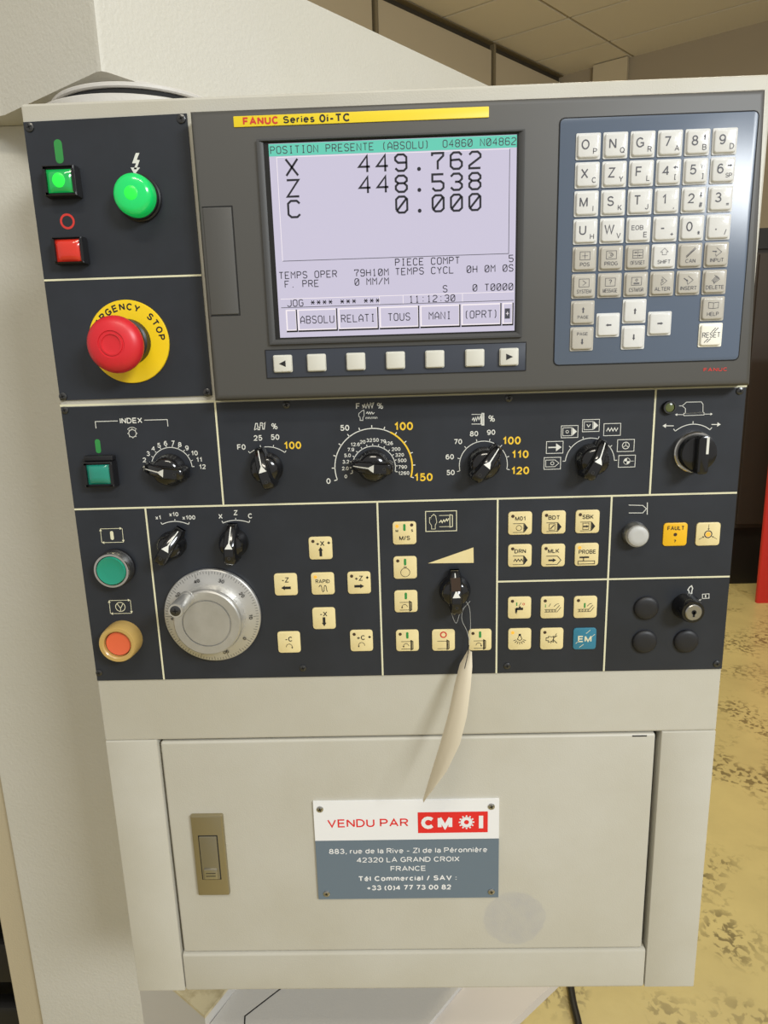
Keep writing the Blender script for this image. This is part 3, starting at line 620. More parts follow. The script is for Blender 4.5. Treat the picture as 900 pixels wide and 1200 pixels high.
b.build('mode_symbol', cp)
# tailstock selector
x, y, r, a0, a1 = arc3('9', (548, 209), (614, 183), (678, 204)); dial('selector_scale', x, y, r, a0, a1, 3, [], tick=.0022)
b = mb('white'); p = qa('9', 542, 189); e = qa('9', 500, 189); b.arrow(p[0], p[1], e[0], e[1], .0006, .0026, ZP); p = qa('9', 684, 184); e = qa('9', 719, 184); b.arrow(p[0], p[1], e[0], e[1], .0006, .0026, ZP)
b.line([qa('9', *p) for p in ((562, 114), (574, 114), (586, 104), (590, 100), (646, 99), (652, 108), (652, 139), (586, 142), (586, 124), (574, 114))], .0005, ZP)
b.line([qa('9', *p) for p in ((580, 142), (656, 139), (656, 148), (580, 151))], .0004, ZP, True)
for x1, x2, yy in ((578, 547, 147), (658, 688, 145)): p = qa('9', x1, yy); e = qa('9', x2, yy); b.arrow(p[0], p[1], e[0], e[1], .0004, .0016, ZP)
b.build('tailstock_symbol', cp)
# cycle buttons' symbols
b = mb('line')
def cyc(cx, cy):
    u, v = qa('a', cx, cy); w, h = .0175, .0112
    for (x0, y0, x1, y1) in ((-1, 1, 1, 1), (1, 1, 1, -1), (1, -1, -1, -1), (-1, -1, -1, 1)):
        b.arrow(u + x0 * w / 2, v + y0 * h / 2, u + x1 * w / 2 * (.98), v + y1 * h / 2, .0004, .0018, ZP)
    return u, v
u, v = cyc(195, 139); b.rect(u, v, .0026, .0072, .0012, PT, ZP)
b.build('cycle_symbol', cp); b = mb('line')
u, v = cyc(232, 452); b.ring(u, v, .0036, .0041, ZP); b.line([(u - .0024, v + .0028), (u, v - .0012), (u + .0024, v + .0028)], .0005, ZP); b.line([(u, v - .0012), (u, v - .0038)], .0005, ZP)
b.build('cycle_symbol', cp)
x, y, r, a0, a1 = arc3('a', (415, 90), (472, 77), (530, 90))
dial('multiplier_scale', x, y, r, a0, a1, 3, [('x1', *qa('a', 398, 60), False, .0034), ('x10', *qa('a', 466, 46), False, .0034), ('x100', *qa('a', 532, 60), False, .0034)], wd=.0006)
x, y, r, a0, a1 = arc3('a', (682, 84), (738, 72), (796, 82))
dial('axis_scale', x, y, r, a0, a1, 3, [('X', *qa('a', 671, 55), False, .0040), ('Z', *qa('a', 737, 39), False, .0040), ('C', *qa('a', 801, 53), False, .0040)], wd=.0006)
# spindle speed symbols
b = mb('line'); u, v = frame('c', 419, 165, .0240, .0160, .0006)
hand = [(-.0075, -.0062), (-.0075, -.0032), (-.009, -.001), (-.009, .003), (-.0078, .003), (-.0078, .001), (-.0075, .0045), (-.0065, .0045), (-.0062, .0055), (-.0052, .0055), (-.005, .0045), (-.0042, .0045), (-.0038, .002), (-.0034, -.001), (-.0046, -.003), (-.0046, -.0062)]
b.line([(u + x, v + y) for x, y in hand], .0004, ZP, True)
b.line([(u - .0015, v + .0045), (u + .0068, v + .0045)], .0004, ZP); b.line([(u - .0015, v - .0045), (u + .0068, v - .0045)], .0004, ZP); b.line([(u + .0068, v + .005), (u + .0088, v + .0045), (u + .0088, v - .0045), (u + .0068, v - .005)], .0006, ZP, True)
b.line([(u - .0015, v - .0012), (u, v + .0006), (u + .0008, v - .0012), (u + .002, v + .001), (u + .0028, v - .0006), (u + .0042, v + .0016), (u + .0048, v), (u + .006, v + .002)], .0007, ZP)
b.build('manual_spindle_symbol', cp)
mb('amber_key').prism([qa('c', 336, 434), qa('c', 627, 431), qa('c', 625, 333)], PT, ZP).build('speed_wedge_mark', cp)
b = mb('white'); b.line([qa('e', *p) for p in ((188, 112), (274, 114), (296, 134), (274, 160), (188, 160))], .0005, ZP); b.line([qa('e', 302, 96), qa('e', 301, 170)], .0006, ZP); b.build('stop_symbol', cp); b = mb('white')
b.line([qa('e', *p) for p in ((560, 660), (566, 672), (585, 676), (610, 688), (625, 692), (630, 686))], .0005, ZP)
b.line([qa('e', *p) for p in ((556, 650), (556, 636), (549, 630), (560, 612), (572, 604), (578, 620), (573, 636), (573, 650))], .0008, ZP, True)
b.line([qa('e', *p) for p in ((638, 656), (678, 653), (678, 680), (638, 682))], .0005, ZP, True); b.line([qa('e', 657, 660), qa('e', 657, 676)], .0009, ZP)
b.build('key_switch_symbol', cp)

# cream membrane keys of the control plate: each key a part, its legend a sub-part
KS = .0185; HK = KS / 2; KZ = PT + .0010
key0 = None
def cream_key(px, py, label, draw, m='amber_key', led=None, size=KS):
    global key0
    u, v = at(px, py); loc = W((u, v, PT))
    if m == 'amber_key' and key0 is not None: k = copy_part(key0, 'membrane_key', cp, loc)
    else:
        b = mb(m, origin=(u, v, 0)); b.rect(0, 0, size, size, .0024, PT, KZ, .0006); k = b.build('membrane_key', cp, loc=loc)
        if m == 'amber_key': key0 = k
    k['label'] = label
    b = mb('ink', origin=(u, v, 0)); z = KZ + .00012
    if led is not None:
        b.mat('led_on' if led else 'led_off'); b.disc(-.62 * HK, .62 * HK, .0013, z, 14)
    b.mat('ink'); draw(b, z); b.build('key_legend', k, loc=loc, fix=False)
H = HK
def ln(b, pts, z, w=.0005, closed=False): b.line([(x * H, y * H) for x, y in pts], w, z, closed)
def tx(b, t, x, y, cap, z, fit=None, bold=.02): b.text(t, x * H, y * H, cap, z, bold, fit=fit)
def gbar(b, z, x=0, y=.56, h=.52):
    b.mat('green'); b.rect(x * H, y * H, .0019, h * H, .0008, z - .0001, z); b.mat('ink')
def homing(b, z, x=.62, y=.46): b.ring(x * H, y * H, .0002, .0009, z, 10); b.line([(x * H - .0014, y * H), (x * H + .0014, y * H)], .0003, z); b.line([(x * H, y * H + .0016), (x * H, y * H - .0012)], .0003, z)
def axis(t, d, home=False):
    def f(b, z):
        if t[1] == 'C': 
            tx(b, t, -.04 if home else 0, .30, .0042, z, bold=.01)
            b.ring(0, -.42 * H, .0022, .0026, z, 16, R(-10), R(190)); s_ = -1 if home else 1; b.poly([(s_ * .0024 - .0008, -.42 * H - .0004), (s_ * .0024 + .0008, -.42 * H - .0004), (s_ * .0024, -.42 * H - .0018)], z)
        else:
            tx(b, t, -.02 if home else -.02, .42, .0042, z, bold=.01)
            cx, cy = 0, -.30; L_ = .42
            dx, dy = {'u': (0, 1), 'd': (0, -1), 'l': (-1, 0), 'r': (1, 0)}[d]
            b.arrow((cx - dx * L_) * H, (cy - dy * L_) * H, (cx + dx * L_) * H, (cy + dy * L_) * H, .0021, .0030, z)
        if home: homing(b, z, .72, .46 if t[1] != 'C' else .34)
    return f
wave = [(-.38, .1), (-.3, .28), (-.18, .28), (-.12, .1), (-.08, -.3), (0, -.42), (.1, -.3), (.12, .1), (.18, .25), (.28, .25), (.32, .1), (.36, -.3), (.42, -.42)]
cream_key(376, 641.6, 'cream key marked +X with an up arrow', axis('+X', 'u', True), led=0)
cream_key(335.4, 684, 'cream key marked -Z with a left arrow', axis('−Z' if False else '-Z', 'l'))
def f(b, z): tx(b, 'RAPID', 0, .22, .0032, z, fit=.0114, bold=.01); ln(b, [(x * .9, y * .85 - .38) for x, y in wave], z, .0005)
cream_key(378.6, 683, 'cream key marked RAPID with a lit lamp', f, led=1)
cream_key(421, 682, 'cream key marked +Z with a right arrow', axis('+Z', 'r', True), led=0)
cream_key(380, 723.6, 'cream key marked -X with a down arrow', axis('-X', 'd'))
cream_key(339.2, 751.4, 'cream key marked -C with a turning arrow', axis('-C', 'c'))
cream_key(423.8, 749.6, 'cream key marked +C with a turning arrow', axis('+C', 'c', True), led=0)
def f(b, z):
    gbar(b, z, 0, .5, .6); b.mat('led_off'); b.disc(.62 * H, .70 * H, .0013, z, 14); b.mat('ink')
    tx(b, 'M', -.64, .22, .0021, z); tx(b, 'S', .64, .22, .0021, z); tx(b, 'M/S', 0, -.42, .0036, z, bold=.01)
cream_key(474, 624, 'cream key marked M/S with a green bar', f, led=1)
def f(b, z): gbar(b, z, 0, .5, .6); b.ring(0, -.42 * H, .0034, .0038, z, 20); b.line([(-.0012, -.42 * H + .0044), (.0012, -.42 * H + .0044)], .0006, z)
cream_key(474.8, 664.3, 'cream key with a green bar over a circle', f, led=0)
def spin(kind, led):
    def f(b, z):
        if kind == 'stop': b.mat('red'); b.ring(0, .52 * H, .0018, .0028, z, 20); b.mat('ink')
        else: gbar(b, z, 0, .5, .6)
        ln(b, [(-.55, -.08), (.3, -.08)], z, .0004); ln(b, [(-.55, -.78), (.3, -.78)], z, .0004)
        ln(b, [(.3, .02), (.48, -.08), (.48, -.78), (.3, -.88)], z, .0006, True); ln(b, [(.38, .02), (.38, -.88)], z, .0006)
        if kind in 'lr' or kind == 'o':
            b.ring(-.12 * H, -.5 * H, .0019, .0023, z, 14, R(0), R(180)); s_ = 1 if kind == 'r' else -1; x = -.12 * H + s_ * .0021
            b.poly([(x - .0008, -.5 * H), (x + .0008, -.5 * H), (x, -.5 * H - .0014)], z)
    return f
cream_key(475.7, 703.7, 'cream key with a green bar over a jogging spindle sign', spin('o', None))
cream_key(477.4, 749.5, 'cream key with a green bar over a spindle sign, lower left', spin('l', 0), led=0)
cream_key(519.5, 749, 'cream key with a red ring over a spindle sign', spin('stop', None))
cream_key(562.2, 748.6, 'cream key with a green bar over a spindle sign, behind the string', spin('r', 0), led=0)
def pent(b, z, fill=True):
    ln(b, [(-.6, -.02), (.30, -.02), (.30, -.78), (-.6, -.78)], z, .0004)
    if fill: b.poly([(.34 * H, .02 * H), (.66 * H, -.4 * H), (.34 * H, -.82 * H)], z)
def f(b, z): tx(b, 'M01', .02, .42, .0034, z, bold=.01); pent(b, z); b.ring(-.1 * H, -.4 * H, .0019, .0023, z, 16)
cream_key(609, 612.5, 'cream key marked M01', f, led=0)
def f(b, z): tx(b, 'BDT', .02, .42, .0034, z, bold=.01); pent(b, z); ln(b, [(-.38, -.12), (.12, -.12), (.12, -.66), (-.38, -.66)], z, .0004, True); ln(b, [(-.28, -.56), (.04, -.22)], z, .0008)
cream_key(648.2, 611.4, 'cream key marked BDT', f, led=0)
def f(b, z): tx(b, 'SBK', .02, .42, .0034, z, bold=.01); pent(b, z); ln(b, [(-.38, -.12), (.12, -.12), (.12, -.66), (-.38, -.66)], z, .0004, True); b.arrow(-.34 * H, -.4 * H, .12 * H, -.4 * H, .0012, .0018, z)
cream_key(687.6, 610.6, 'cream key marked SBK', f, led=0)
def f(b, z): tx(b, 'DRN', .02, .40, .0034, z, bold=.01); pent(b, z); ln(b, [(-.52 + .13 * k, -.4 + (.1 if k % 2 else -.1)) for k in range(7)], z, .0006)
cream_key(608.7, 650.3, 'cream key marked DRN', f, led=0)
def f(b, z): tx(b, 'MLK', .02, .40, .0034, z, bold=.01); ln(b, [(-.6, -.05), (.35, -.05), (.66, -.42), (.35, -.8), (-.6, -.8)], z, .0005); b.arrow(-.4 * H, -.42 * H, .25 * H, -.42 * H, .0014, .0026, z)
cream_key(647.6, 650, 'cream key marked MLK', f, led=0)
def f(b, z): tx(b, 'PROBE', .04, .25, .0034, z, fit=.0134, bold=.01); b.box(-.6 * H, .2 * H, -.30 * H, -.16 * H, z - .0001, z); ln(b, [(-.72, -.56), (.68, -.56), (.68, -.82), (-.72, -.82)], z, .0005, True); ln(b, [(-.26, -.28), (-.26, -.55)], z, .0007)
cream_key(686.7, 649, 'cream key marked PROBE with a lit lamp', f, led=1)
def f(b, z):
    b.mat('green'); b.box(-.3 * H, -.2 * H, .2 * H, .5 * H, z - .0001, z); b.mat('ink'); ln(b, [(-.05, .2), (.12, .46)], z, .0004); b.mat('red'); b.ring(.34 * H, .34 * H, .0006, .0010, z, 12); b.mat('ink')
    b.box(-.3 * H, .3 * H, -.2 * H, .02 * H, z - .0001, z); b.box(-.06 * H, .1 * H, .02 * H, .14 * H, z - .0001, z); b.box(-.38 * H, -.2 * H, -.42 * H, -.04 * H, z - .0001, z); ln(b, [(-.36, -.46), (-.22, -.52)], z, .0005)
cream_key(608.3, 711.2, 'cream key with a coolant tap sign', f, led=0)
def conv(big):
    def f(b, z):
        b.mat('green')
        if big: b.box(-.14 * H, .0, -.05 * H, .38 * H, z - .0001, z)
        else: b.box(-.62 * H, -.56 * H, .02 * H, .3 * H, z - .0001, z)
        b.mat('ink'); ln(b, [(-.66, -.18), (.3, -.18), (.62, .2)], z, .0004); ln(b, [(-.66, -.4), (.42, -.4), (.74, .02)], z, .0004)
        for x in (-.5, -.25, 0, .25): b.ring(x * H, -.29 * H, .0004, .0007, z, 8)
        ln(b, [(.15, .1), (.35, .3), (.55, .34)], z, .0004); ln(b, [(-.3, .1), (-.15, .36)], z, .0004) if not big else None
    return f
cream_key(646.5, 710.8, 'cream key with a chip conveyor sign and thin green bar', conv(False), led=0)
cream_key(685.2, 710.4, 'cream key with a chip conveyor sign and thick green bar', conv(True), led=0)
def f(b, z):
    b.box(-.1 * H, .1 * H, .3 * H, .5 * H, z - .0001, z); ln(b, [(-.08, .3), (-.2, 0), (0, -.12), (.2, 0), (.08, .3)], z, .0005)
    for a in range(7): t = R(200 + a * 23.3); ln(b, [(.32 * COS(t), .05 + .28 * SIN(t)), (.58 * COS(t), .05 + .52 * SIN(t))], z, .0005)
cream_key(608.5, 747.8, 'cream key with a work lamp sign and a lit lamp', f, led=1)
def f(b, z):
    ln(b, [(-.5, .12), (-.3, .12), (-.3, .25), (0, .18), (.14, .25), (.14, -.3), (0, -.22), (-.3, -.3), (-.3, -.15), (-.5, -.15)], z, .0005, True); ln(b, [(.14, .1), (.45, .3)], z, .0006); ln(b, [(.14, -.1), (.45, -.4)], z, .0006); ln(b, [(-.1, -.4), (.4, .5)], z, .0004)
cream_key(646, 747.4, 'cream key with an air blast sign', f, led=0)
def f(b, z):
    b.mat('line'); tx(b, 'EM', 0, 0, .0054, z, fit=.0110, bold=.02)
    for x0, y0, x1, y1 in ((.1, .5, .45, .82), (.55, .15, .85, .42), (-.78, -.42, -.5, -.16), (-.45, -.78, -.1, -.5)): ln(b, [(x0, y0), (x1, y1)], z, .0004)
cream_key(684.4, 747.4, 'blue key marked EM', f, m='blue_key')
def f(b, z): tx(b, 'FAULT', .02, .56, .0034, z, fit=.0130); b.mat('led_off'); b.disc(0, 0, .0014, z, 14); b.mat('ink'); tx(b, '?', .0, -.58, .0026, z)
cream_key(790, 625.6, 'yellow key marked FAULT', f, m='fault')
def f(b, z):
    b.ring(0, 0, .0024, .0031, z, 24); b.mat('led_on'); b.disc(0, 0, .0018, z, 16); b.mat('ink')
    for a in (90, 210, 330): t = R(a); b.arrow(.86 * H * COS(t), .86 * H * SIN(t), .36 * H * COS(t), .36 * H * SIN(t), .0003, .0012, z)
cream_key(828.4, 625.2, 'cream key with a three jaw chuck sign round a lit lamp', f)

# ------------------------------------------------------------------ display unit
DW = .018
du = thing('display_unit', W((.31, .1, 0)), 'dark grey screen and keyboard unit of the machine control', 'display')
quadd = [at(252, 468, DW), at(881, 447, DW), at(897.5, 103.5, DW), at(222, 129.5, DW)]
quadd = [(quadd[0][0] - .0010, -.0004), (quadd[1][0], -.0002), (quadd[2][0] + .0012, .1912), (quadd[3][0] - .0006, .1912)]
mb('housing').quad(quadd, .0, DW, .0045).build('housing', du)
HW = DW + .0001
# memory card cover on the left, framed by a groove
cv_ = [at(241, 371, HW), at(281, 368.5, HW), at(272, 241.5, HW), at(231, 243, HW)]
cx0, cx1, cy0, cy1 = quadd[0][0] + .003, (cv_[1][0] + cv_[2][0]) / 2, (cv_[0][1] + cv_[1][1]) / 2, (cv_[2][1] + cv_[3][1]) / 2
mb('gap').line([(cx0, cy1), (cx1, cy1), (cx1, cy0), (cx0, cy0)], .0008, HW).build('cover_groove', du)
mb('housing').rect((cx0 + cx1) / 2, (cy0 + cy1) / 2, cx1 - cx0 - .0012, cy1 - cy0 - .0014, .0006, DW - .001, DW + .0008, .0004).build('card_slot_cover', du)
# yellow name strip
a, c = qa('2', 33, 104, HW), qa('2', 741, 72, HW); u0, u1, vm = a[0], c[0], (a[1] + c[1]) / 2; ya = qa('2', 32, 90, HW)[1] - qa('2', 33, 120, HW)[1]
nsx = mb('yellow_label'); nsx.rect((u0 + u1) / 2, vm, u1 - u0, ya, .0004, DW, DW + .0005, .0001); ns = nsx.build('name_strip', du, loc=W(((u0 + u1) / 2, vm, DW)))
b = mb('red'); z = DW + .00062; r0, r1 = qa('2', 59, 104, HW)[0], qa('2', 158, 100, HW)[0]; b.text('FANUC', (r0 + r1) / 2, vm, .0048, z, .03, fit=r1 - r0)
b.mat('ink'); r0, r1 = qa('2', 170, 100, HW)[0], qa('2', 258, 96, HW)[0]; b.text('Series', (r0 + r1) / 2, vm, .0044, z, .02, fit=r1 - r0)
r0, r1 = qa('2', 271, 100, HW)[0], qa('2', 357, 92, HW)[0]; b.text('0i-TC', (r0 + r1) / 2, vm, .0050, z, .025, fit=r1 - r0); b.build('strip_lettering', ns, fix=False)
# screen opening: dark sloping frame and the lit screen
S0, S1 = .1738, .3397; T0, T1 = .0428, .1686             # lit area (plane height .014)
SW = DW + .0004
O0, O1, P0, P1 = .1662, .3448, .0382, .1712
for k, (x0, y0, x1, y1) in enumerate(((O0, P0, O1, P1),)):
    b = mb('housing_dark')
    outer = [(x0, y0), (x1, y0), (x1, y1), (x0, y1)]
    inner = [(S0 - .0035, T0 - .0012), (S1 + .0012, T0 - .0012), (S1 + .0012, T1 + .0012), (S0 - .0035, T1 + .0012)]
    om = [(x0 + .0012, y0 + .0012), (x1 - .0012, y0 + .0012), (x1 - .0012, y1 - .0010), (x0 + .0012, y1 - .0010)]
    b.loops([[(x, y, DW - .0005) for x, y in outer], [(x, y, DW + .0022) for x, y in outer], [(x, y, DW + .0022) for x, y in om], [(x, y, DW + .0006) for x, y in inner]], False, False)
    b.build('screen_frame', du)
scb = mb('gap'); scb.box(S0 - .0036, S1 + .0013, T0 - .0013, T1 + .0013, DW - .001, DW + .00045)
scr = scb.build('screen', du, loc=W(((S0 + S1) / 2, (T0 + T1) / 2, DW))); tag(scr, 'lit pale lilac screen with a teal header line')
mb('lcd').add([(S0, T0, SW + .0001), (S1, T0, SW + .0001), (S1, T1, SW + .0001), (S0, T1, SW + .0001)], [(0, 1, 2, 3)]).build('lit_area', scr)
Z1_ = SW + .0002; SWd, SHt = S1 - S0, T1 - T0
def st(s_, t): return (S0 + s_ * SWd, T1 - t * SHt)
def srect(b, s0, t0, s1, t1, z): x0, y1 = st(s0, t0); x1, y0 = st(s1, t1); b.add([(x0, y0, z), (x1, y0, z), (x1, y1, z), (x0, y1, z)], [(0, 1, 2, 3)])
b = mb('lcd_teal'); srect(b, 0, .002, 1, .062, Z1_); b.build('header_bar', scr)
STK = {'0': [[(0, 1), (0, 5), (1, 6), (3, 6), (4, 5), (4, 1), (3, 0), (1, 0), (0, 1)], [(.3, .8), (3.7, 5.2)]], '1': [[(1, 5), (2, 6), (2, 0)], [(1, 0), (3, 0)]], '2': [[(0, 5), (1, 6), (3, 6), (4, 5), (4, 4), (0, 1), (0, 0), (4, 0)]],
 '3': [[(0, 5), (1, 6), (3, 6), (4, 5), (4, 4), (3, 3), (4, 2), (4, 1), (3, 0), (1, 0), (0, 1)], [(1.5, 3), (3, 3)]], '4': [[(3, 0), (3, 6), (0, 2), (4, 2)]], '5': [[(4, 6), (0, 6), (0, 3.4), (3, 3.4), (4, 2.6), (4, 1), (3, 0), (1, 0), (0, 1)]],
 '6': [[(4, 5), (3, 6), (1, 6), (0, 5), (0, 1), (1, 0), (3, 0), (4, 1), (4, 2.4), (3, 3.4), (0, 3.2)]], '7': [[(0, 5), (0, 6), (4, 6), (4, 5), (2, 3), (2, 0)]], '8': [[(1, 3.2), (0, 4), (0, 5), (1, 6), (3, 6), (4, 5), (4, 4), (3, 3.2), (1, 3.2), (0, 2.2), (0, 1), (1, 0), (3, 0), (4, 1), (4, 2.2), (3, 3.2)]],
 '9': [[(0, 1), (1, 0), (3, 0), (4, 1), (4, 5), (3, 6), (1, 6), (0, 5), (0, 4), (1, 3), (4, 3)]],
 'A': [[(0, 0), (0, 4), (2, 6), (4, 4), (4, 0)], [(0, 2), (4, 2)]], 'B': [[(0, 0), (0, 6), (3, 6), (4, 5), (4, 4), (3, 3), (0, 3)], [(3, 3), (4, 2), (4, 1), (3, 0), (0, 0)]], 'C': [[(4, 5), (3, 6), (1, 6), (0, 5), (0, 1), (1, 0), (3, 0), (4, 1)]],
 'D': [[(0, 0), (0, 6), (3, 6), (4, 5), (4, 1), (3, 0), (0, 0)]], 'E': [[(4, 6), (0, 6), (0, 0), (4, 0)], [(0, 3), (3, 3)]], 'F': [[(4, 6), (0, 6), (0, 0)], [(0, 3), (3, 3)]], 'G': [[(4, 5), (3, 6), (1, 6), (0, 5), (0, 1), (1, 0), (3, 0), (4, 1), (4, 3), (2.4, 3)]],
 'H': [[(0, 0), (0, 6)], [(4, 0), (4, 6)], [(0, 3), (4, 3)]], 'I': [[(1, 6), (3, 6)], [(2, 6), (2, 0)], [(1, 0), (3, 0)]], 'J': [[(4, 6), (4, 1), (3, 0), (1, 0), (0, 1)]], 'L': [[(0, 6), (0, 0), (4, 0)]], 'M': [[(0, 0), (0, 6), (2, 3.4), (4, 6), (4, 0)]],
 'N': [[(0, 0), (0, 6), (4, 0), (4, 6)]], 'O': [[(0, 1), (0, 5), (1, 6), (3, 6), (4, 5), (4, 1), (3, 0), (1, 0), (0, 1)]], 'P': [[(0, 0), (0, 6), (3, 6), (4, 5), (4, 4), (3, 3), (0, 3)]], 'R': [[(0, 0), (0, 6), (3, 6), (4, 5), (4, 4), (3, 3), (0, 3)], [(2, 3), (4, 0)]],
 'S': [[(4, 5), (3, 6), (1, 6), (0, 5), (0, 4), (1, 3.2), (3, 2.8), (4, 2), (4, 1), (3, 0), (1, 0), (0, 1)]], 'T': [[(0, 6), (4, 6)], [(2, 6), (2, 0)]], 'U': [[(0, 6), (0, 1), (1, 0), (3, 0), (4, 1), (4, 6)]], 'X': [[(0, 0), (4, 6)], [(0, 6), (4, 0)]],
 'Y': [[(0, 6), (2, 3), (4, 6)], [(2, 3), (2, 0)]], 'Z': [[(0, 6), (4, 6), (0, 0), (4, 0)]], '(': [[(3, 6.5), (2, 5), (2, 1), (3, -.5)]], ')': [[(1, 6.5), (2, 5), (2, 1), (1, -.5)]], '/': [[(0, 0), (4, 6)]], '+': [[(2, 1), (2, 5)], [(0, 3), (4, 3)]],
 '*': [[(0, 3), (4, 3)], [(.6, 1.2), (3.4, 4.8)], [(.6, 4.8), (3.4, 1.2)]], '.': [[(1.6, .3), (2.4, .3)]], ':': [[(1.6, 1), (2.4, 1)], [(1.6, 4.6), (2.4, 4.6)]]}
def stroke(b, t, s_, tt, ch, wd, pitch=.025, cw=.0165, z=None):   # text on the screen; s_ = left edge of the first cell, tt = middle row
    for i, c in enumerate(t):
        for pl_ in STK.get(c, []):
            b.line([st(s_ + i * pitch + (pitch - cw) / 2 + p[0] / 4 * cw, tt + ch / 2 - p[1] / 6 * ch) for p in pl_], wd, z or Z1_ + .0001)
for ax_, t, tt in (('X', '449.762', .116), ('Z', '448.538', .220), ('C', '  0.000', .324)):
    b = mb('lcd_ink'); stroke(b, ax_, .06, tt + .003, .082, .0014, pitch=.06, cw=.048); b.build('axis_letter', scr, fix=False); b = mb('lcd_ink')
    for i, c in enumerate(t):
        if c == ' ': continue
        xs = (.385, .458, .533, .606, .682, .757, .832)[i]
        if c == '.': p = st(xs, tt + .034); b.disc(p[0], p[1], .0013, Z1_ + .0001, 12)
        else: stroke(b, c, xs - .03, tt, .080, .0014, pitch=.06, cw=.045)
    b.build('position_readout', scr, fix=False)
for m_, t, s_, tt in (('lcd_ink2', 'POSITION PRESENTE (ABSOLU)', .003, .032), ('lcd_ink2', 'O4860 N04862', .70, .032)) + tuple(('lcd_ink',) + r_ for r_ in (('PIECE COMPT', .497, .618), ('5', .97, .618), ('TEMPS OPER', .008, .667), ('79H10M', .325, .667), ('TEMPS CYCL', .497, .667), ('0H 0M 0S', .795, .667), ('F. PRE', .030, .714), ('0 MM/M', .325, .714), ('S', .695, .765), ('0 T0000', .820, .765), ('JOG **** *** ***', .035, .815), ('11:12:30', .552, .815))):
    b = mb(m_); stroke(b, t, s_, tt, .034, .00055); b.build('status_lettering', scr, fix=False)
b = mb('lcd_ink2'); x0, y0 = st(.030, .068); x1, y1_ = st(.972, .592)
b.line([(x1, y0), (x1, y1_), (x0, y1_)], .0004, Z1_); b.mat('lcd_light'); b.line([(x0, y1_), (x0, y0), (x1, y0)], .0004, Z1_)
for tt, m in ((.792, 'lcd_light'), (.838, 'lcd_ink2')): b.mat(m); b.line([st(.012, tt), st(.995, tt)], .0004, Z1_)
for s_ in (.43, .53, .78): b.mat('lcd_light'); b.line([st(s_, .793), st(s_, .836)], .0004, Z1_)
b.build('readout_frame', scr, fix=False)
b = mb('lcd_ink')
for s0, s1, t in ((.030, .075, ''), (.080, .246, 'ABSOLU'), (.253, .421, 'RELATI'), (.428, .594, 'TOUS'), (.601, .768, 'MANI'), (.775, .941, '(OPRT)'), (.948, .992, '')):
    b.mat('lcd_shade'); srect(b, s0, .850, s1 + .003, .972, Z1_); 
    b.mat('lcd_light'); srect(b, s0, .850, s1 - .002, .963, Z1_ + .00005); b.mat('lcd'); srect(b, s0 + .006, .857, s1 - .004, .957, Z1_ + .0001)
    if t: b.mat('lcd_ink'); stroke(b, t, (s0 + s1) / 2 - len(t) * .0125, .907, .038, .00055, z=Z1_ + .0002)
b.mat('lcd_ink2'); srect(b, .958, .88, .980, .935, Z1_ + .00015); b.mat('lcd_light'); stroke(b, '+', .957, .907, .03, .0004, cw=.012, z=Z1_ + .0002)
b.build('soft_key_row', scr, fix=False)
# soft keys under the screen
a, c = at(312, 427, HW), at(616.2, 416.8, HW); sh = at(464, 405.5, HW)[1] - at(464, 438.5, HW)[1]
vs = (at(331.4, 426.7, HW)[1] + at(596.6, 417.8, HW)[1]) / 2
b = mb('strip'); b.rect((a[0] + c[0]) / 2, vs, c[0] - a[0], sh, .0008, DW - .0005, DW + .0004, .0001); ks = b.build('soft_key_strip', du)
b = mb('gap'); b.line([(a[0], vs - sh / 2), (c[0], vs - sh / 2), (c[0], vs + sh / 2), (a[0], vs + sh / 2)], .0005, DW + .0006, True); b.build('soft_key_border', ks)
sk = None
for i, px in enumerate((331.4, 371, 417, 463.5, 509.6, 556.5, 596.6)):
    u = at(px, 426.7 - (px - 331.4) * .0336, DW + .002)[0]; loc = W((u, vs, DW + .0004))
    if sk is None: b = mb('soft', origin=(u, vs, 0)); b.rect(0, 0, .0135, .0122, .0012, DW + .0004, DW + .0016); b.rect(0, 0, .0128, .0115, .0012, DW + .0012, DW + .0030, .0008); k = sk = b.build('soft_key', du, loc=loc)
    else: k = copy_part(sk, 'soft_key', du, loc)
    if i in (0, 6):
        s_ = -1 if i == 0 else 1; b = mb('ink', origin=(u, vs, 0)); b.poly([(-.0022 * s_, .0022), (.0026 * s_, 0), (-.0022 * s_, -.0022)], DW + .00315); b.build('arrow_mark', k, loc=loc)
        k['label'] = 'soft key with a black arrow pointing ' + ('left' if i == 0 else 'right')
# keyboard
qk = [at(649.4, 428, HW), at(866, 421, HW), at(887.4, 131, HW), at(656.5, 139, HW)]
kx0, kx1, ky0, ky1 = (qk[0][0] + qk[3][0]) / 2, (qk[1][0] + qk[2][0]) / 2, (qk[0][1] + qk[1][1]) / 2, (qk[2][1] + qk[3][1]) / 2
mb('gap').rect((kx0 + kx1) / 2, (ky0 + ky1) / 2, kx1 - kx0 + .0016, ky1 - ky0 + .0016, .0036, DW - .001, DW + .00015).build('keypad_groove', du)
mb('keypad').rect((kx0 + kx1) / 2, (ky0 + ky1) / 2, kx1 - kx0, ky1 - ky0, .003, DW - .001, DW + .0006, .0003).build('keypad_film', du)
KB = DW + .0006; KT = KB + .0021
A_, B_, C_, D_ = at(689.7, 170.6, KT), at(850.3, 164.8, KT), at(684.8, 335.3, KT), at(838.5, 330.0, KT)
E_, F_ = at(682, 398, KT), at(833.9, 393.4, KT)
def kpos(c, r):
    x = ((A_[0] + C_[0]) / 2) + ((B_[0] + D_[0]) / 2 - (A_[0] + C_[0]) / 2) * c / 5
    yt_, yb_ = (A_[1] + B_[1]) / 2, (C_[1] + D_[1]) / 2; return x, yt_ + (yb_ - yt_) * r / 5
protos = {}
KW = .01625
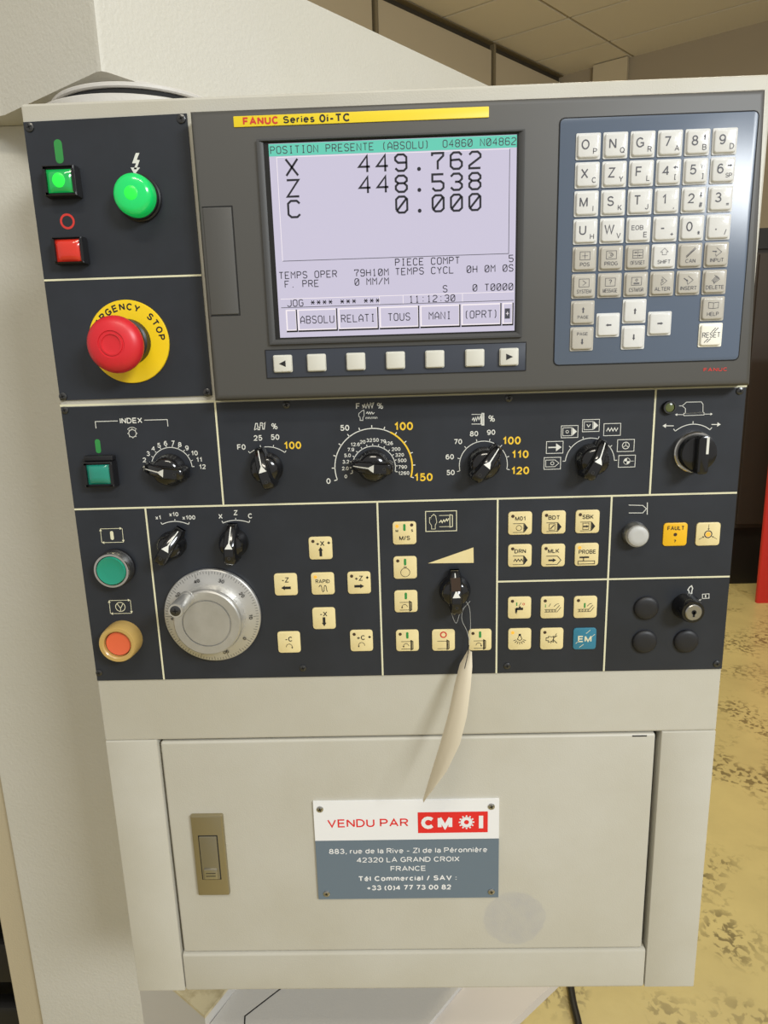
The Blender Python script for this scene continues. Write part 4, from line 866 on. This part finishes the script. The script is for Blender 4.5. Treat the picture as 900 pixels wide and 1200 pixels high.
def mdi(c, r, m, label, draw):
    u, v = kpos(c, r); loc = W((u, v, KB))
    if m not in protos:
        b = mb(m, origin=(u, v, 0)); b.rect(0, 0, KW, KW, .0009, KB, KB + .0006, .0001, levels=1)
        b.rect(0, 0, KW - .0018, KW - .0018, .0018, KB + .0005, KT, .0010, levels=3); protos[m] = k = b.build('key', du, loc=loc)
    else: k = copy_part(protos[m], 'key', du, loc)
    k['label'] = label; b = mb('ink_grey', origin=(u, v, 0)); draw(b, KT + .0001); b.build('key_legend', k, loc=loc, fix=False)
def letters(a, s_, sym=None, big=.0062):
    def f(b, z):
        if len(a) > 1: b.text(a, -.0012, .0012, .0030, z, 0, fit=.0080)
        elif a: b.text(a, -.0022, .0008, big, z, .0)
        if s_: b.text(s_, .0042 if len(s_) < 2 else .0036, -.0034, .0036 if len(s_) < 2 else .0028, z, 0)
        if sym: sym(b, z)
    return f
def arw(dx, dy, x=.0042, y=.0026, L_=.0017, wd=.0008):
    return lambda b, z: b.arrow(x - dx * L_, y - dy * L_, x + dx * L_, y + dy * L_, wd, .0016, z)
def brk(t): 
    def f(b, z): arw(-1, 0)(b, z)
    return f
rows = [[('O', 'P'), ('N', 'Q'), ('G', 'R'), ('7', 'A'), ('8', 'B', arw(0, 1)), ('9', 'D')],
        [('X', 'C'), ('Z', 'Y'), ('F', 'L'), ('4', '[', arw(-1, 0)), ('5', ']', lambda b, z: b.text('W', .0042, .0028, .0028, z)), ('6', 'SP', arw(1, 0))],
        [('M', 'I'), ('S', 'K'), ('T', 'J'), ('1', ','), ('2', '#', arw(0, -1)), ('3', '=')],
        [('U', 'H'), ('W', 'V'), ('EOB', 'E'), ('-', '+'), ('0', '*'), ('.', '/')]]
for r, row in enumerate(rows):
    for c, t in enumerate(row): mdi(c, r, 'key_white', 'ivory key marked %s over %s' % (t[0].replace('.', 'full stop').replace('-', 'minus'), {',': 'comma', '=': 'equals', '#': 'hash', '*': 'star', '/': 'slash', '+': 'plus', '[': 'bracket', ']': 'bracket'}.get(t[1], t[1])), letters(*t))
def scrn(b, z): b.line([(-.0034, -.0006), (.0034, -.0006), (.0034, .0046), (-.0034, .0046)], .0003, z, True)
def ic(t, kind):
    def f(b, z):
        w = {'MESSAGE': .0098, 'CSTM/GR': .0098, 'SYSTEM': .0098, 'OFS/SET': .0098}.get(t)
        b.text(t, 0, -.0036, .0026, z, 0, fit=w)
        if kind in 'psomyc': scrn(b, z)
        if kind == 'p': b.line([(-.002, .002), (.002, .002)], .0003, z); b.line([(0, 0), (0, .004)], .0003, z)
        if kind == 's': b.line([(-.002, .0034), (0, .0034), (.0014, .002), (0, .0006), (-.002, .0006)], .0003, z); b.ring(-.0002, .002, .0004, .0007, z, 8)
        if kind == 'o': b.line([(-.003, .003), (.003, .003)], .0003, z); b.line([(-.003, .001), (.003, .001)], .0003, z); b.disc(-.0015, .003, .0005, z, 8); b.disc(.0012, .001, .0005, z, 8); b.line([(0, -.0004), (0, .0044)], .0002, z)
        if kind == 'm': b.text('?', 0, .002, .0034, z)
        if kind == 'y': b.line([(-.001, .0036), (.0014, .002), (-.001, .0004)], .0003, z)
        if kind == 'c': b.ring(0, .0028, .0005, .0009, z, 10); b.line([(-.002, .0008), (.002, .0008)], .0005, z); b.line([(-.002, .0002), (.002, .0002)], .0003, z)
        if kind == 'h': b.line([(-.0014, .001), (-.0014, .0028), (-.0026, .0028), (0, .0052), (.0026, .0028), (.0014, .0028), (.0014, .001)], .0003, z, True)
        if kind == 'x': b.line([(-.0032, -.0006), (.0028, .005)], .0004, z); b.line([(-.0026, -.001), (.0034, .0044)], .0004, z); b.line([(-.003, -.0014), (.002, .0034)], .0004, z)
        if kind in 'iand': b.line([(-.0008, .0044), (.0028, .0016), (-.0008, -.0012), (-.0012, .0006)], .0003, z)
        if kind == 'i': b.arrow(-.0034, .0022, -.0002, .0018, .0006, .0012, z)
        if kind == 'a': b.text('S', -.0004, .0018, .0024, z)
        if kind == 'n': b.arrow(-.0036, .003, -.0006, .0008, .0006, .0012, z)
        if kind == 'd': 
            for k in range(4): b.line([(-.0026 + k * .0006, .0006 - k * .0004), (.0008 + k * .0006, .004 - k * .0004)], .0003, z)
        if kind == 'b': b.line([(0, 0), (-.0034, .0004), (-.0034, .0042), (0, .0038), (.0034, .0042), (.0034, .0004)], .0003, z, True); b.line([(0, 0), (0, .0038)], .0003, z)
    return f
for c, (t, k) in enumerate((('POS', 'p'), ('PROG', 's'), ('OFS/SET', 'o'), ('SHIFT', 'h'), ('CAN', 'x'), ('INPUT', 'i'))): mdi(c, 4, 'key_white' if t == 'SHIFT' else 'key_grey', ('ivory' if t == 'SHIFT' else 'grey') + ' key marked ' + t, ic(t, k))
for c, (t, k) in enumerate((('SYSTEM', 'y'), ('MESSAGE', 'm'), ('CSTM/GR', 'c'), ('ALTER', 'a'), ('INSERT', 'n'), ('DELETE', 'd'))): mdi(c, 5, 'key_grey', 'grey key marked ' + t, ic(t, k))
mdi(5, 6, 'key_grey', 'grey key marked HELP', ic('HELP', 'b'))
def f(b, z): b.text('RESET', 0, 0, .0036, z, 0, fit=.0125); [b.line([(x_, y_), (x_ + .0026, y_ + .0026)], .0005, z) for x_, y_ in ((.0002, .0022), (.0020, .0022), (-.0046, -.0050), (-.0028, -.0050))]
mdi(5, 7, 'key_reset', 'bright cream key marked RESET', f)
def pg(up):
    def f(b, z):
        b.text('PAGE', 0, -.0030 if up else .0034, .0022, z); arw(0, 1 if up else -1, 0, .0018 if up else -.0020, .0020, .0010)(b, z)
    return f
mdi(0, 6, 'key_grey', 'grey PAGE key with an up arrow', pg(True)); mdi(0, 7, 'key_grey', 'grey PAGE key with a down arrow', pg(False))
for c, r, dx, dy, t in ((1, 6.5, -1, 0, 'left'), (2, 6, 0, 1, 'up'), (2, 7, 0, -1, 'down'), (3, 6.5, 1, 0, 'right')): mdi(c, r, 'key_white', 'ivory cursor key with an arrow pointing ' + t, arw(dx, dy, 0, 0, .0020, .0010))
u, v = at(838.5, 433, HW); b = mb('red'); b.text('FANUC', u, v, .0026, HW + .0001, .02, fit=.0170); b.build('small_lettering', du)

# ------------------------------------------------------------------ knobs, buttons and lamps standing on the plates
def base_at(px, py, h):                                   # foot of a fitting whose face (height h) is centred on a photo pixel
    return at(px, py, h)
def selector_knob(name, pos, ang, label, length=.031, dia=.0250, tape=False, screws=True, h=.0185):
    u, v = pos; loc = W((u, v, PT)); t = thing(name, loc, label, 'knob', 'black rotary selector knobs')
    k = dict(origin=(u, v, 0)); r = dia / 2
    mb('black', **k).lathe([(r, PT), (r, PT + .0028), (r * .96, PT + .0034), (r * .90, PT + .008), (r * .84, PT + .0105), (r * .70, PT + .0125), (r * .4, PT + .0135)], seg=48).build('skirt', t)
    k['ang'] = ang; L0 = length
    prof = [(.52, .004), (.54, .0065), (.50, .0085), (.36, .0118), (.20, .0150), (.06, .0178), (-.02, h), (-.30, h), (-.40, h - .0006), (-.455, h - .0022), (-.475, h - .005), (-.48, .004)]
    b0, b1 = .0056, .0042; Lp_ = []
    for x, z in prof:
        zz = PT + z; tw = 1.0 if -.45 < x < .48 else .72
        Lp_.append([(x * L0, -b0 * tw, PT + .003), (x * L0, -b1 * tw * 1.08, max(zz - .0016, PT + .0031)), (x * L0, -b1 * tw * .78, zz), (x * L0, b1 * tw * .78, zz), (x * L0, b1 * tw * 1.08, max(zz - .0016, PT + .0031)), (x * L0, b0 * tw, PT + .003)])
    b = mb('black', **k); b.loops(Lp_); b.build('grip', t, smooth=50)
    def top(x):
        for (xa, za), (xb, zb__) in zip(prof, prof[1:]):
            if xb <= x <= xa: return PT + za + (zb__ - za) * (xa - x) / (xa - xb + 1e-9) + .0002
        return PT + h + .0002
    b = mb('white', **k); xs = (.49, .36, .20, .08)
    vs = []; 
    for x in xs: wd = .00035 + (.49 - x) * .0004; vs += [(x * L0, -wd, top(x)), (x * L0, wd, top(x))]
    b.add(vs, [(0, 1, 3, 2), (2, 3, 5, 4), (4, 5, 7, 6)])
    b.add([(.14 * L0, 0, top(.14) + .0001), (-.02 * L0, .0030, top(-.02)), (-.02 * L0, -.0030, top(-.02)), (.06 * L0, .0016, top(.06)), (.06 * L0, -.0016, top(.06))], [(0, 3, 4), (3, 1, 2, 4)]); b.build('pointer', t, fix=False)
    b = mb('screw', **k); b.ring(-.27 * L0, 0, .0009, .0013, PT + h + .00015, 16); b.mat('gap'); b.disc(-.27 * L0, 0, .0009, PT + h + .00012, 12); b.build('screw', t, fix=False)
    if tape:
        b = mb('brown_tape', **k); T_ = []
        for x in (.40, .30, .20, .12): T_.append([(x * L0, -b1 * .85, top(x) + .0001), (x * L0, b1 * .85, top(x) + .0001)])
        b.add([p for q_ in T_ for p in q_], [(0, 1, 3, 2), (2, 3, 5, 4), (4, 5, 7, 6)]); b.build('tape_strip', t, fix=False)
    return t
M['brown_tape'] = mat('brown_tape', (.035, .018, .008), rough=.85)
selector_knob('selector_knob', kc['index'], R(172), 'black pointer knob pointing left in the scale numbered 1 to 12', length=.033)
selector_knob('selector_knob', kc['rapid'], R(106), 'black pointer knob under the F0, 25, 50 and 100 scale')
selector_knob('selector_knob', kc['feed'], R(176), 'black pointer knob pointing left inside the double 0 to 150 scale', length=.031)
selector_knob('selector_knob', kc['spindle'], R(50), 'black pointer knob in the 50 to 120 scale, pointing at 100')
selector_knob('selector_knob', kc['mode'], R(62), 'black pointer knob in the ring of boxed mode symbols')
selector_knob('selector_knob', kc['mult'], R(57), 'black pointer knob under the x1, x10, x100 scale', length=.030, dia=.022)
selector_knob('selector_knob', kc['axis'], R(88), 'black pointer knob under the X, Z, C scale', length=.030, dia=.023)
selector_knob('selector_knob', kc['rpm'], R(91), 'black pointer knob under the cream wedge, with a string tied on', length=.033, tape=True)
# tailstock switch: chrome ring, black dome with a bar grip
u, v = kc['sel']; t = thing('tailstock_switch', W((u, v, PT)), 'round black switch with a chrome ring and a white upright bar', 'switch'); k = dict(origin=(u, v, 0))
mb('chrome', **k).lathe([(.0155, PT), (.0155, PT + .004), (.0148, PT + .0048), (.0138, PT + .0048)], seg=48).build('ring', t)
mb('black', **k).lathe([(.0137, PT + .002), (.0137, PT + .0095), (.0128, PT + .0115), (.010, PT + .0125)], seg=48).build('dome', t)
b = mb('black', **k); b.rect(0, -.0005, .0085, .0285, .0028, PT + .006, PT + .019, .0016); b.build('grip', t)
mb('white', **k).box(.0012, .0030, .0005, .0128, PT + .019, PT + .0192).build('pointer', t)
# small indicator lamp
u, v = at(784.6, 477.5, .003); t = thing('indicator_socket', W((u, v, PT)), 'small round chromed indicator lamp beside the tailstock symbol', 'lamp'); k = dict(origin=(u, v, 0))
mb('screw', **k).lathe([(.0050, PT), (.0050, PT + .002), (.0045, PT + .003), (.0036, PT + .003), (.0035, PT + .0015)], seg=28, cap1=False).build('bezel', t)
# square illuminated buttons
def square_button(name, px, py, label, lens, lit, h=.0095, w=.0235, hh=.0205, body='black_matt', wl=.0185, hl_=.0150):
    u, v = at(px, py, h); t = thing(name, W((u, v, PT)), label, 'button'); k = dict(origin=(u, v, 0))
    b = mb(body, **k); b.rect(0, 0, w, hh, .0012, PT, PT + .0015); b.loops([[(sx * w / 2 * f_, sy * hh / 2 * f_, z) for sx, sy in ((1, 1), (-1, 1), (-1, -1), (1, -1))] for f_, z in ((.98, PT + .001), (.95, h), (.88, h + .0006))], False, False)
    b.rect(0, 0, w * .9, hh * .9, .001, PT, h - .002); b.build('bezel', t)
    b = mb(lens, **k); n = 8; g_ = []
    for j in range(n + 1):
        for i in range(n + 1):
            x, y = -1 + 2 * i / n, -1 + 2 * j / n; g_.append((x * wl / 2, y * hl_ / 2, h - .0015 + .0028 * (1 - x ** 4) * (1 - y ** 4)))
    b.add(g_, [(j * (n + 1) + i, j * (n + 1) + i + 1, (j + 1) * (n + 1) + i + 1, (j + 1) * (n + 1) + i) for j in range(n) for i in range(n)]); o = b.build('lens', t, smooth=80)
    for s_ in (-1, 1): mb(body, **k).box(s_ * wl / 2 - .001 + s_ * .0008, s_ * wl / 2 + .001 + s_ * .0008, -hl_ / 2, hl_ / 2, h - .002, h + .0006).build('lens_clip', t)
    if lit:
        b = mb('lamp_core', **k); b.lathe([(.0048, h + .0010), (.0040, h + .0014), (.0020, h + .0017)], seg=24); b.build('lit_spot', t)
    return t
M['led_dim'] = mat('indicator_lens', (.12, .14, .05), rough=.2)
k = dict(origin=(*at(784.6, 477.5, .003), 0)); mb('led_dim', **k).lathe([(.0036, PT + .0015), (.0032, PT + .0024), (.0015, PT + .003)], seg=20).build('lens', t)
M['lamp_green_sq'] = mat('lit_square_lens', (.01, .30, .06), rough=.12, emit=.25, emit_color=(.01, .6, .12), coat=.7)
square_button('power_on_button', 69.5, 211.5, 'lit green rectangular push button under the green bar', 'lamp_green_sq', True)
square_button('power_off_button', 79.5, 293, 'red rectangular push button under the red ring', 'lens_red', False, w=.0225, hh=.0185)
tb = square_button('index_button', 115.5, 556.5, 'dark teal rectangular push button left of the index knob', 'lens_teal', False)
u, v = at(115.5, 556.5, .0095); k = dict(origin=(u, v, 0)); mb('black_matt', **k).rect(0, .0122, .0225, .0042, .001, PT, .0075, .001).build('hinged_guard', tb)
# round pilot lamp
u, v = at(159.6, 230, .008); t = thing('pilot_lamp', W((u, v, PT)), 'large lit green round pilot lamp under the lightning mark', 'lamp'); k = dict(origin=(u, v, 0))
mb('black_matt', **k).lathe([(.0158, PT), (.0158, PT + .0026), (.0148, PT + .0034), (.0148, PT + .006)], seg=48).build('bezel', t)
mb('lamp_green', **k).lathe([(.0140, PT + .005), (.0140, PT + .0105), (.0136, PT + .0125), (.0125, PT + .0145), (.0100, PT + .0158), (.0055, PT + .0166)], seg=48).build('lens', t, smooth=80)
mb('lamp_core', **k).lathe([(.0050, PT + .0164), (.0040, PT + .0170), (.0020, PT + .0173)], seg=24).build('lit_spot', t)
# emergency stop
u, v = at(133.3, 401, .030); ring_c = at(151, 399, .002); u = (u + ring_c[0]) / 2; v = (v + ring_c[1]) / 2
t = thing('emergency_stop', W((u, v, PT)), 'red mushroom emergency stop button on a round yellow plate', 'button'); k = dict(origin=(u, v, 0)); ER = .0298
ep = mb('estop_yellow', **k).lathe([(ER, PT), (ER, PT + .0014), (ER - .0004, PT + .0018)], seg=72).build('yellow_ring', t)
b = mb('ink', **k); s_ = 'EMERGENCY STOP'; 
for i, c in enumerate(s_):
    a = R(6 + (len(s_) - 1 - i) * 12.7); b.text(c, .0250 * COS(a), .0250 * SIN(a), .0050, PT + .00195, .02, rot=a - PI / 2)
b.build('ring_lettering', ep, loc=W((u, v, PT)), fix=False)
mb('black_matt', **k).lathe([(.0165, PT + .0015), (.0160, PT + .008), (.0145, PT + .009), (.0145, PT + .020)], seg=48).build('collar', t)
k2 = dict(origin=(u - .0016, v - .0024, 0))
mb('estop_red', **k2).lathe([(.0120, PT + .0165), (.0178, PT + .0175), (.0196, PT + .0195), (.0200, PT + .0215), (.0194, PT + .0245), (.0177, PT + .0268), (.0145, PT + .0288), (.0094, PT + .0297), (.0092, PT + .0290), (.0080, PT + .0290), (.0078, PT + .0297), (.0068, PT + .0298), (.0066, PT + .0292), (.0056, PT + .0290), (.0020, PT + .0290)], seg=64).build('mushroom_cap', t, smooth=50)
# cycle start
u, v = at(130.5, 669, .012); t = thing('cycle_start_button', W((u, v, PT)), 'round green push button in a chrome ring at the lower left', 'button'); k = dict(origin=(u, v, 0))
mb('black_matt', **k).lathe([(.0150, PT), (.0150, PT + .003), (.0140, PT + .004)], seg=40).build('washer', t)
mb('chrome', **k).lathe([(.0142, PT + .003), (.0142, PT + .010), (.0136, PT + .0112), (.0120, PT + .0112), (.0118, PT + .008)], seg=48, cap1=False).build('bezel', t)
mb('lens_green', **k).lathe([(.0114, PT + .006), (.0114, PT + .0115), (.0108, PT + .0122), (.0095, PT + .0118), (.005, PT + .0114)], seg=40).build('lens', t, smooth=60)
# cycle stop in its guard
u, v = at(137.3, 755.8, .0145); t = thing('cycle_stop_button', W((u, v, PT)), 'orange push button inside a deep yellowed ring guard', 'button'); k = dict(origin=(u, v, 0))
mb('guard', **k).lathe([(.0155, PT), (.0155, PT + .004), (.0150, PT + .0125), (.0142, PT + .0138), (.0118, PT + .0138), (.0108, PT + .0130), (.0106, PT + .006)], seg=48, cap1=False).build('ring_guard', t)
mb('lens_orange', **k).lathe([(.0104, PT + .003), (.0104, PT + .0100), (.0097, PT + .0112), (.0060, PT + .0109)], seg=40).build('lens', t, smooth=60)
# white push button
u, v = at(748, 628.8, .010); t = thing('white_button', W((u, v, PT)), 'round white push button in a chrome ring left of the FAULT key', 'button'); k = dict(origin=(u, v, 0))
mb('steel', **k).lathe([(.0098, PT), (.0098, PT + .003), (.0094, PT + .0036), (.0092, PT + .0065), (.0088, PT + .0072), (.0081, PT + .0072)], seg=40).build('bezel', t)
mb('cap_white', **k).lathe([(.0079, PT + .005), (.0079, PT + .0085), (.0074, PT + .0092), (.0040, PT + .0093)], seg=36).build('cap', t, smooth=60)
# key switch
u, v = at(813, 718, .0165); t = thing('key_switch', W((u, v, PT)), 'black key switch with a chrome face and a keyhole', 'switch'); k = dict(origin=(u, v, 0))
mb('black', **k).lathe([(.0108, PT), (.0108, PT + .003), (.0100, PT + .005), (.0094, PT + .0125), (.0086, PT + .0145), (.0066, PT + .0145)], seg=40).build('collar', t)
b = mb('steel', **k); b.lathe([(.0064, PT + .013), (.0064, PT + .0152), (.0058, PT + .0158)], seg=32); b.build('lock_face', t)
b = mb('gap', **k); b.disc(0, .0004, .0019, PT + .0160, 14); b.box(-.0008, .0008, -.0034, .0012, PT + .0158, PT + .0160); b.build('keyhole', t, fix=False)
# black blanking plugs
for x, y, w in ((758, 713.2, 'above the other plug, left of the key switch'), (756, 752.5, 'lowest left one of the three plugs'), (804.8, 752, 'directly under the key switch')):
    u, v = at(x, y, .003); o = mb('plug', origin=(u, v, 0)).lathe([(.0098, PT), (.0098, PT + .0012), (.0092, PT + .0022), (.0070, PT + .0030), (.0035, PT + .0032)], seg=36).build('blanking_plug', loc=W((u, v, PT)), smooth=60)
    tag(o, 'round black blanking plug, ' + w, 'plug', 'black blanking plugs')
# handwheel
u, v = at(249, 721.5, .005); t = thing('handwheel', W((u, v, PT)), 'round aluminium handwheel with a numbered dial and a small crank', 'handwheel'); k = dict(origin=(u, v, 0)); DR = .0388
dl_ = mb('alu', **k).lathe([(DR - .001, PT), (DR, PT + .001), (DR, PT + .0040), (DR - .0008, PT + .0048), (.0282, PT + .0066), (.0272, PT + .0066)], seg=96).build('dial', t, smooth=25)
b = mb('ink', **k)
for i in range(100):
    a = R(71 - 36 * 3) - i * R(3.6); r0 = DR - .0012; r1 = r0 - (.0040 if i % 10 == 0 else .0030 if i % 5 == 0 else .0020)
    zz = lambda r_: PT + .0048 + (DR - .0008 - r_) / (DR - .0290) * .0018 + .0002
    c0_, s0_ = COS(a), SIN(a); n_ = (-s0_ * .00013, c0_ * .00013)
    b.add([(r0 * c0_ + n_[0], r0 * s0_ + n_[1], zz(r0)), (r0 * c0_ - n_[0], r0 * s0_ - n_[1], zz(r0)), (r1 * c0_ - n_[0], r1 * s0_ - n_[1], zz(r1)), (r1 * c0_ + n_[0], r1 * s0_ + n_[1], zz(r1))], [(0, 1, 2, 3)])
for n in range(10):
    a = R(107 - 36 * (4 - n) + 0); a = R(107 + 36 * (n - 4)); b.text(str(n * 10), .0315 * COS(a), .0315 * SIN(a), .0030, PT + .0068, .01, rot=a - PI / 2)
b.build('dial_scale', dl_, loc=W((u, v, PT)), fix=False)
mb('alu', **k).lathe([(.0272, PT + .006), (.0272, PT + .0165), (.0266, PT + .0178)], seg=120, fn=lambda i: 1 if i % 2 else .994).build('knurled_rim', t, smooth=20)
mb('alu_hub', **k).lathe([(.0266, PT + .0175), (.0264, PT + .0192), (.0254, PT + .0202), (.0194, PT + .0202), (.0191, PT + .0190), (.0185, PT + .0190), (.0182, PT + .0204)], seg=80).build('hub', t, smooth=25)
cu_, cv_2 = at(219, 701, PT + .0202); b = mb('alu', origin=(cu_, cv_2, 0)); b.lathe([(.0058, PT + .0200), (.0058, PT + .0225), (.0050, PT + .0235), (.0056, PT + .034), (.0058, PT + .046), (.0052, PT + .0475), (.0038, PT + .0475)], seg=28); b.build('crank', t, smooth=40)
b = mb('screw', origin=(cu_, cv_2, 0)); b.lathe([(.0040, PT + .047), (.0040, PT + .0477), (.0032, PT + .0481)], seg=20); b.mat('gap'); b.line([(-.002, 0), (.002, 0)], .0008, PT + .0483); b.line([(0, -.002), (0, .002)], .0008, PT + .0483); b.build('crank_screw', t, fix=False)

# ------------------------------------------------------------------ seller's sign plate on the door
cs = [at(368, 939), at(584.6, 935.6), at(584, 1050.6), at(372.5, 1052.4)]
sx0, sx1, sy1, sy0 = (cs[0][0] + cs[3][0]) / 2, (cs[1][0] + cs[2][0]) / 2, (cs[0][1] + cs[1][1]) / 2, (cs[2][1] + cs[3][1]) / 2
ym = (at(370.5, 984.6)[1] + at(584, 981)[1]) / 2; SZ = .0012
t = thing('sign_plate', W(((sx0 + sx1) / 2, (sy0 + sy1) / 2, 0)), 'white and slate grey sign plate screwed to the cabinet door', 'sign')
mb('sign_white').box(sx0, sx1, ym, sy1, -.0007, SZ).build('upper_field', t)
lfp = mb('sign_grey').box(sx0, sx1, sy0, ym, -.0007, SZ).build('lower_field', t)
sw = sx1 - sx0; shh = sy1 - sy0; z = SZ + .00015
def sg(x, y): return qa('s', x, y)
b = mb('logo_red'); l0, l1 = sg(113, 213), sg(429, 209); b.text('VENDU PAR', (l0[0] + l1[0]) / 2, (l0[1] + l1[1]) / 2, .0080, z, .008, fit=l1[0] - l0[0]); b.build('red_lettering', t)
l0, l1, l2, l3 = sg(464, 170), sg(738, 165), sg(738, 247), sg(467, 250); bx0, bx1, by0, by1 = (l0[0] + l3[0]) / 2, (l1[0] + l2[0]) / 2, (l2[1] + l3[1]) / 2, (l0[1] + l1[1]) / 2
b = mb('logo_red'); b.add([(bx0, by0, z), (bx1, by0, z), (bx1, by1, z), (bx0, by1, z)], [(0, 1, 2, 3)]); lg = b.build('logo_field', t)
b = mb('sign_white'); bw, bh = bx1 - bx0, by1 - by0; bm_ = (by0 + by1) / 2; z2 = z + .0001
def lx(x): return bx0 + (x - 465) / 273 * bw
cpx = bh * .60
b.text('C', lx(505), bm_, cpx, z2, .045, fit=bw * .20); b.text('M', lx(571), bm_, cpx, z2, .045, fit=bw * .21)
gr = bw * .085; gx = lx(655); b.ring(gx, bm_, gr * .42, gr, z2, 30)
for i in range(12): a = i * PI / 6; b.line([(gx + gr * .95 * COS(a), bm_ + gr * .95 * SIN(a)), (gx + gr * 1.32 * COS(a), bm_ + gr * 1.32 * SIN(a))], gr * .26, z2)
b.box(lx(703), lx(720), bm_ - cpx / 2, bm_ + cpx / 2, z, z2); b.build('logo_lettering', lg, fix=False)
b = mb('sign_white')
for tx_, x0, x1, yy, cap, bd_ in (('883, rue de la Rive - ZI de la Péronnière', 119, 736, 319, .0052, .006), ('42320 LA GRAND CROIX', 227, 628, 354, .0052, .006), ('FRANCE', 359, 497, 389, .0052, .006), ('Tél Commercial / SAV :', 233, 617, 427, .0052, .022), ('+33 (0)4 77 73 00 82', 266, 595, 463, .0052, .022)):
    p0, p1 = sg(x0, yy), sg(x1, yy - 2); b.text(tx_, (p0[0] + p1[0]) / 2, (p0[1] + p1[1]) / 2, cap, z, bd_, fit=p1[0] - p0[0])
b.build('address_lettering', lfp, fix=False)
for x, y in ((84, 157), (752, 146), (110, 486), (752, 478)): u, v = sg(x, y); screw(t, u, v, SZ, .0030, 'steel')

# ------------------------------------------------------------------ paper tag on a string
def a3(x, y, w): p = at(x, y, w); return (p[0], p[1], w)
rowsT = [((549.5, 760), (553, 764), .006, .010), ((539, 778), (553.5, 781), .010, .017), ((533, 801.6), (551.5, 806), .015, .024), ((526, 835), (547, 840), .021, .032), ((516, 871), (539, 872), .027, .040), ((505.5, 905), (523.5, 904), .032, .045), ((499, 926), (508.5, 924), .034, .042), ((495.6, 938), (496.8, 939), .0355, .037)]
cols = 5; g_ = []
for (l, r_, wl_, wr_) in rowsT:
    pa, pb = Vector(a3(*l, wl_)), Vector(a3(*r_, wr_))
    for i in range(cols): f_ = i / (cols - 1); p = pa.lerp(pb, f_); g_.append((p.x, p.y, p.z + .0022 * SIN(PI * f_)))
b = mb('paper'); n = len(rowsT); th_ = .0004
b.add(g_ + [(x, y, z - th_) for x, y, z in g_], [(j * cols + i, j * cols + i + 1, (j + 1) * cols + i + 1, (j + 1) * cols + i) for j in range(n - 1) for i in range(cols - 1)] + [(n * cols + j * cols + i, n * cols + (j + 1) * cols + i, n * cols + (j + 1) * cols + i + 1, n * cols + j * cols + i + 1) for j in range(n - 1) for i in range(cols - 1)]
      + [(j * cols, (j + 1) * cols, n * cols + (j + 1) * cols, n * cols + j * cols) for j in range(n - 1)] + [(j * cols + cols - 1, n * cols + j * cols + cols - 1, n * cols + (j + 1) * cols + cols - 1, (j + 1) * cols + cols - 1) for j in range(n - 1)])
tg = thing('paper_tag', W(a3(551, 762, .006)), 'long curled cream paper tag hanging by a thin string from a knob', 'tag')
b.build('tag_card', tg, smooth=60)
def smooth_path(P, n=6):
    out = []; P = [Vector(p) for p in P]
    for i in range(len(P) - 1):
        p0, p1, p2, p3 = P[max(i - 1, 0)], P[i], P[i + 1], P[min(i + 2, len(P) - 1)]
        for k in range(n):
            t_ = k / n; out.append(.5 * ((2 * p1) + (p2 - p0) * t_ + (2 * p0 - 5 * p1 + 4 * p2 - p3) * t_ * t_ + (3 * p1 - p0 - 3 * p2 + p3) * t_ ** 3))
    return out + [P[-1]]
def cpt(x, y, w): return a3(*q('c', x, y), w)
for P in ([cpt(465, 655, .012), cpt(480, 735, .010), cpt(515, 820, .007), cpt(545, 745, .006), cpt(605, 680, .005)],
          [cpt(572, 672, .008), cpt(600, 720, .007), cpt(607, 800, .0055), cpt(606, 870, .005), cpt(598, 960, .0065)],
          [cpt(600, 685, .006), cpt(560, 735, .006), cpt(553, 800, .006), cpt(585, 870, .0055), cpt(600, 930, .0065)]):
    mb('string').tube(smooth_path(P), .00022, 6).build('string', tg)
mb('ink').tube(smooth_path([cpt(598, 960, .0070), cpt(590, 1020, .0125), cpt(570, 1110, .017)]), .0003, 6).build('dark_thread', tg)
# lower cable seen beneath the cabinet
P = [atz(668, 1150, .012), atz(672, 1175, .012), atz(678, 1200, .012), atz(684, 1240, .012)]; P0 = P[0] + (P[0] - P[1]) * 3
b = mb('rubber', world=True); b.tube(smooth_path([P0] + P, 5), .0085, 10); o = b.build('power_cable', loc=P[0]); tag(o, 'black cable on the yellow floor below the control cabinet', 'cable')
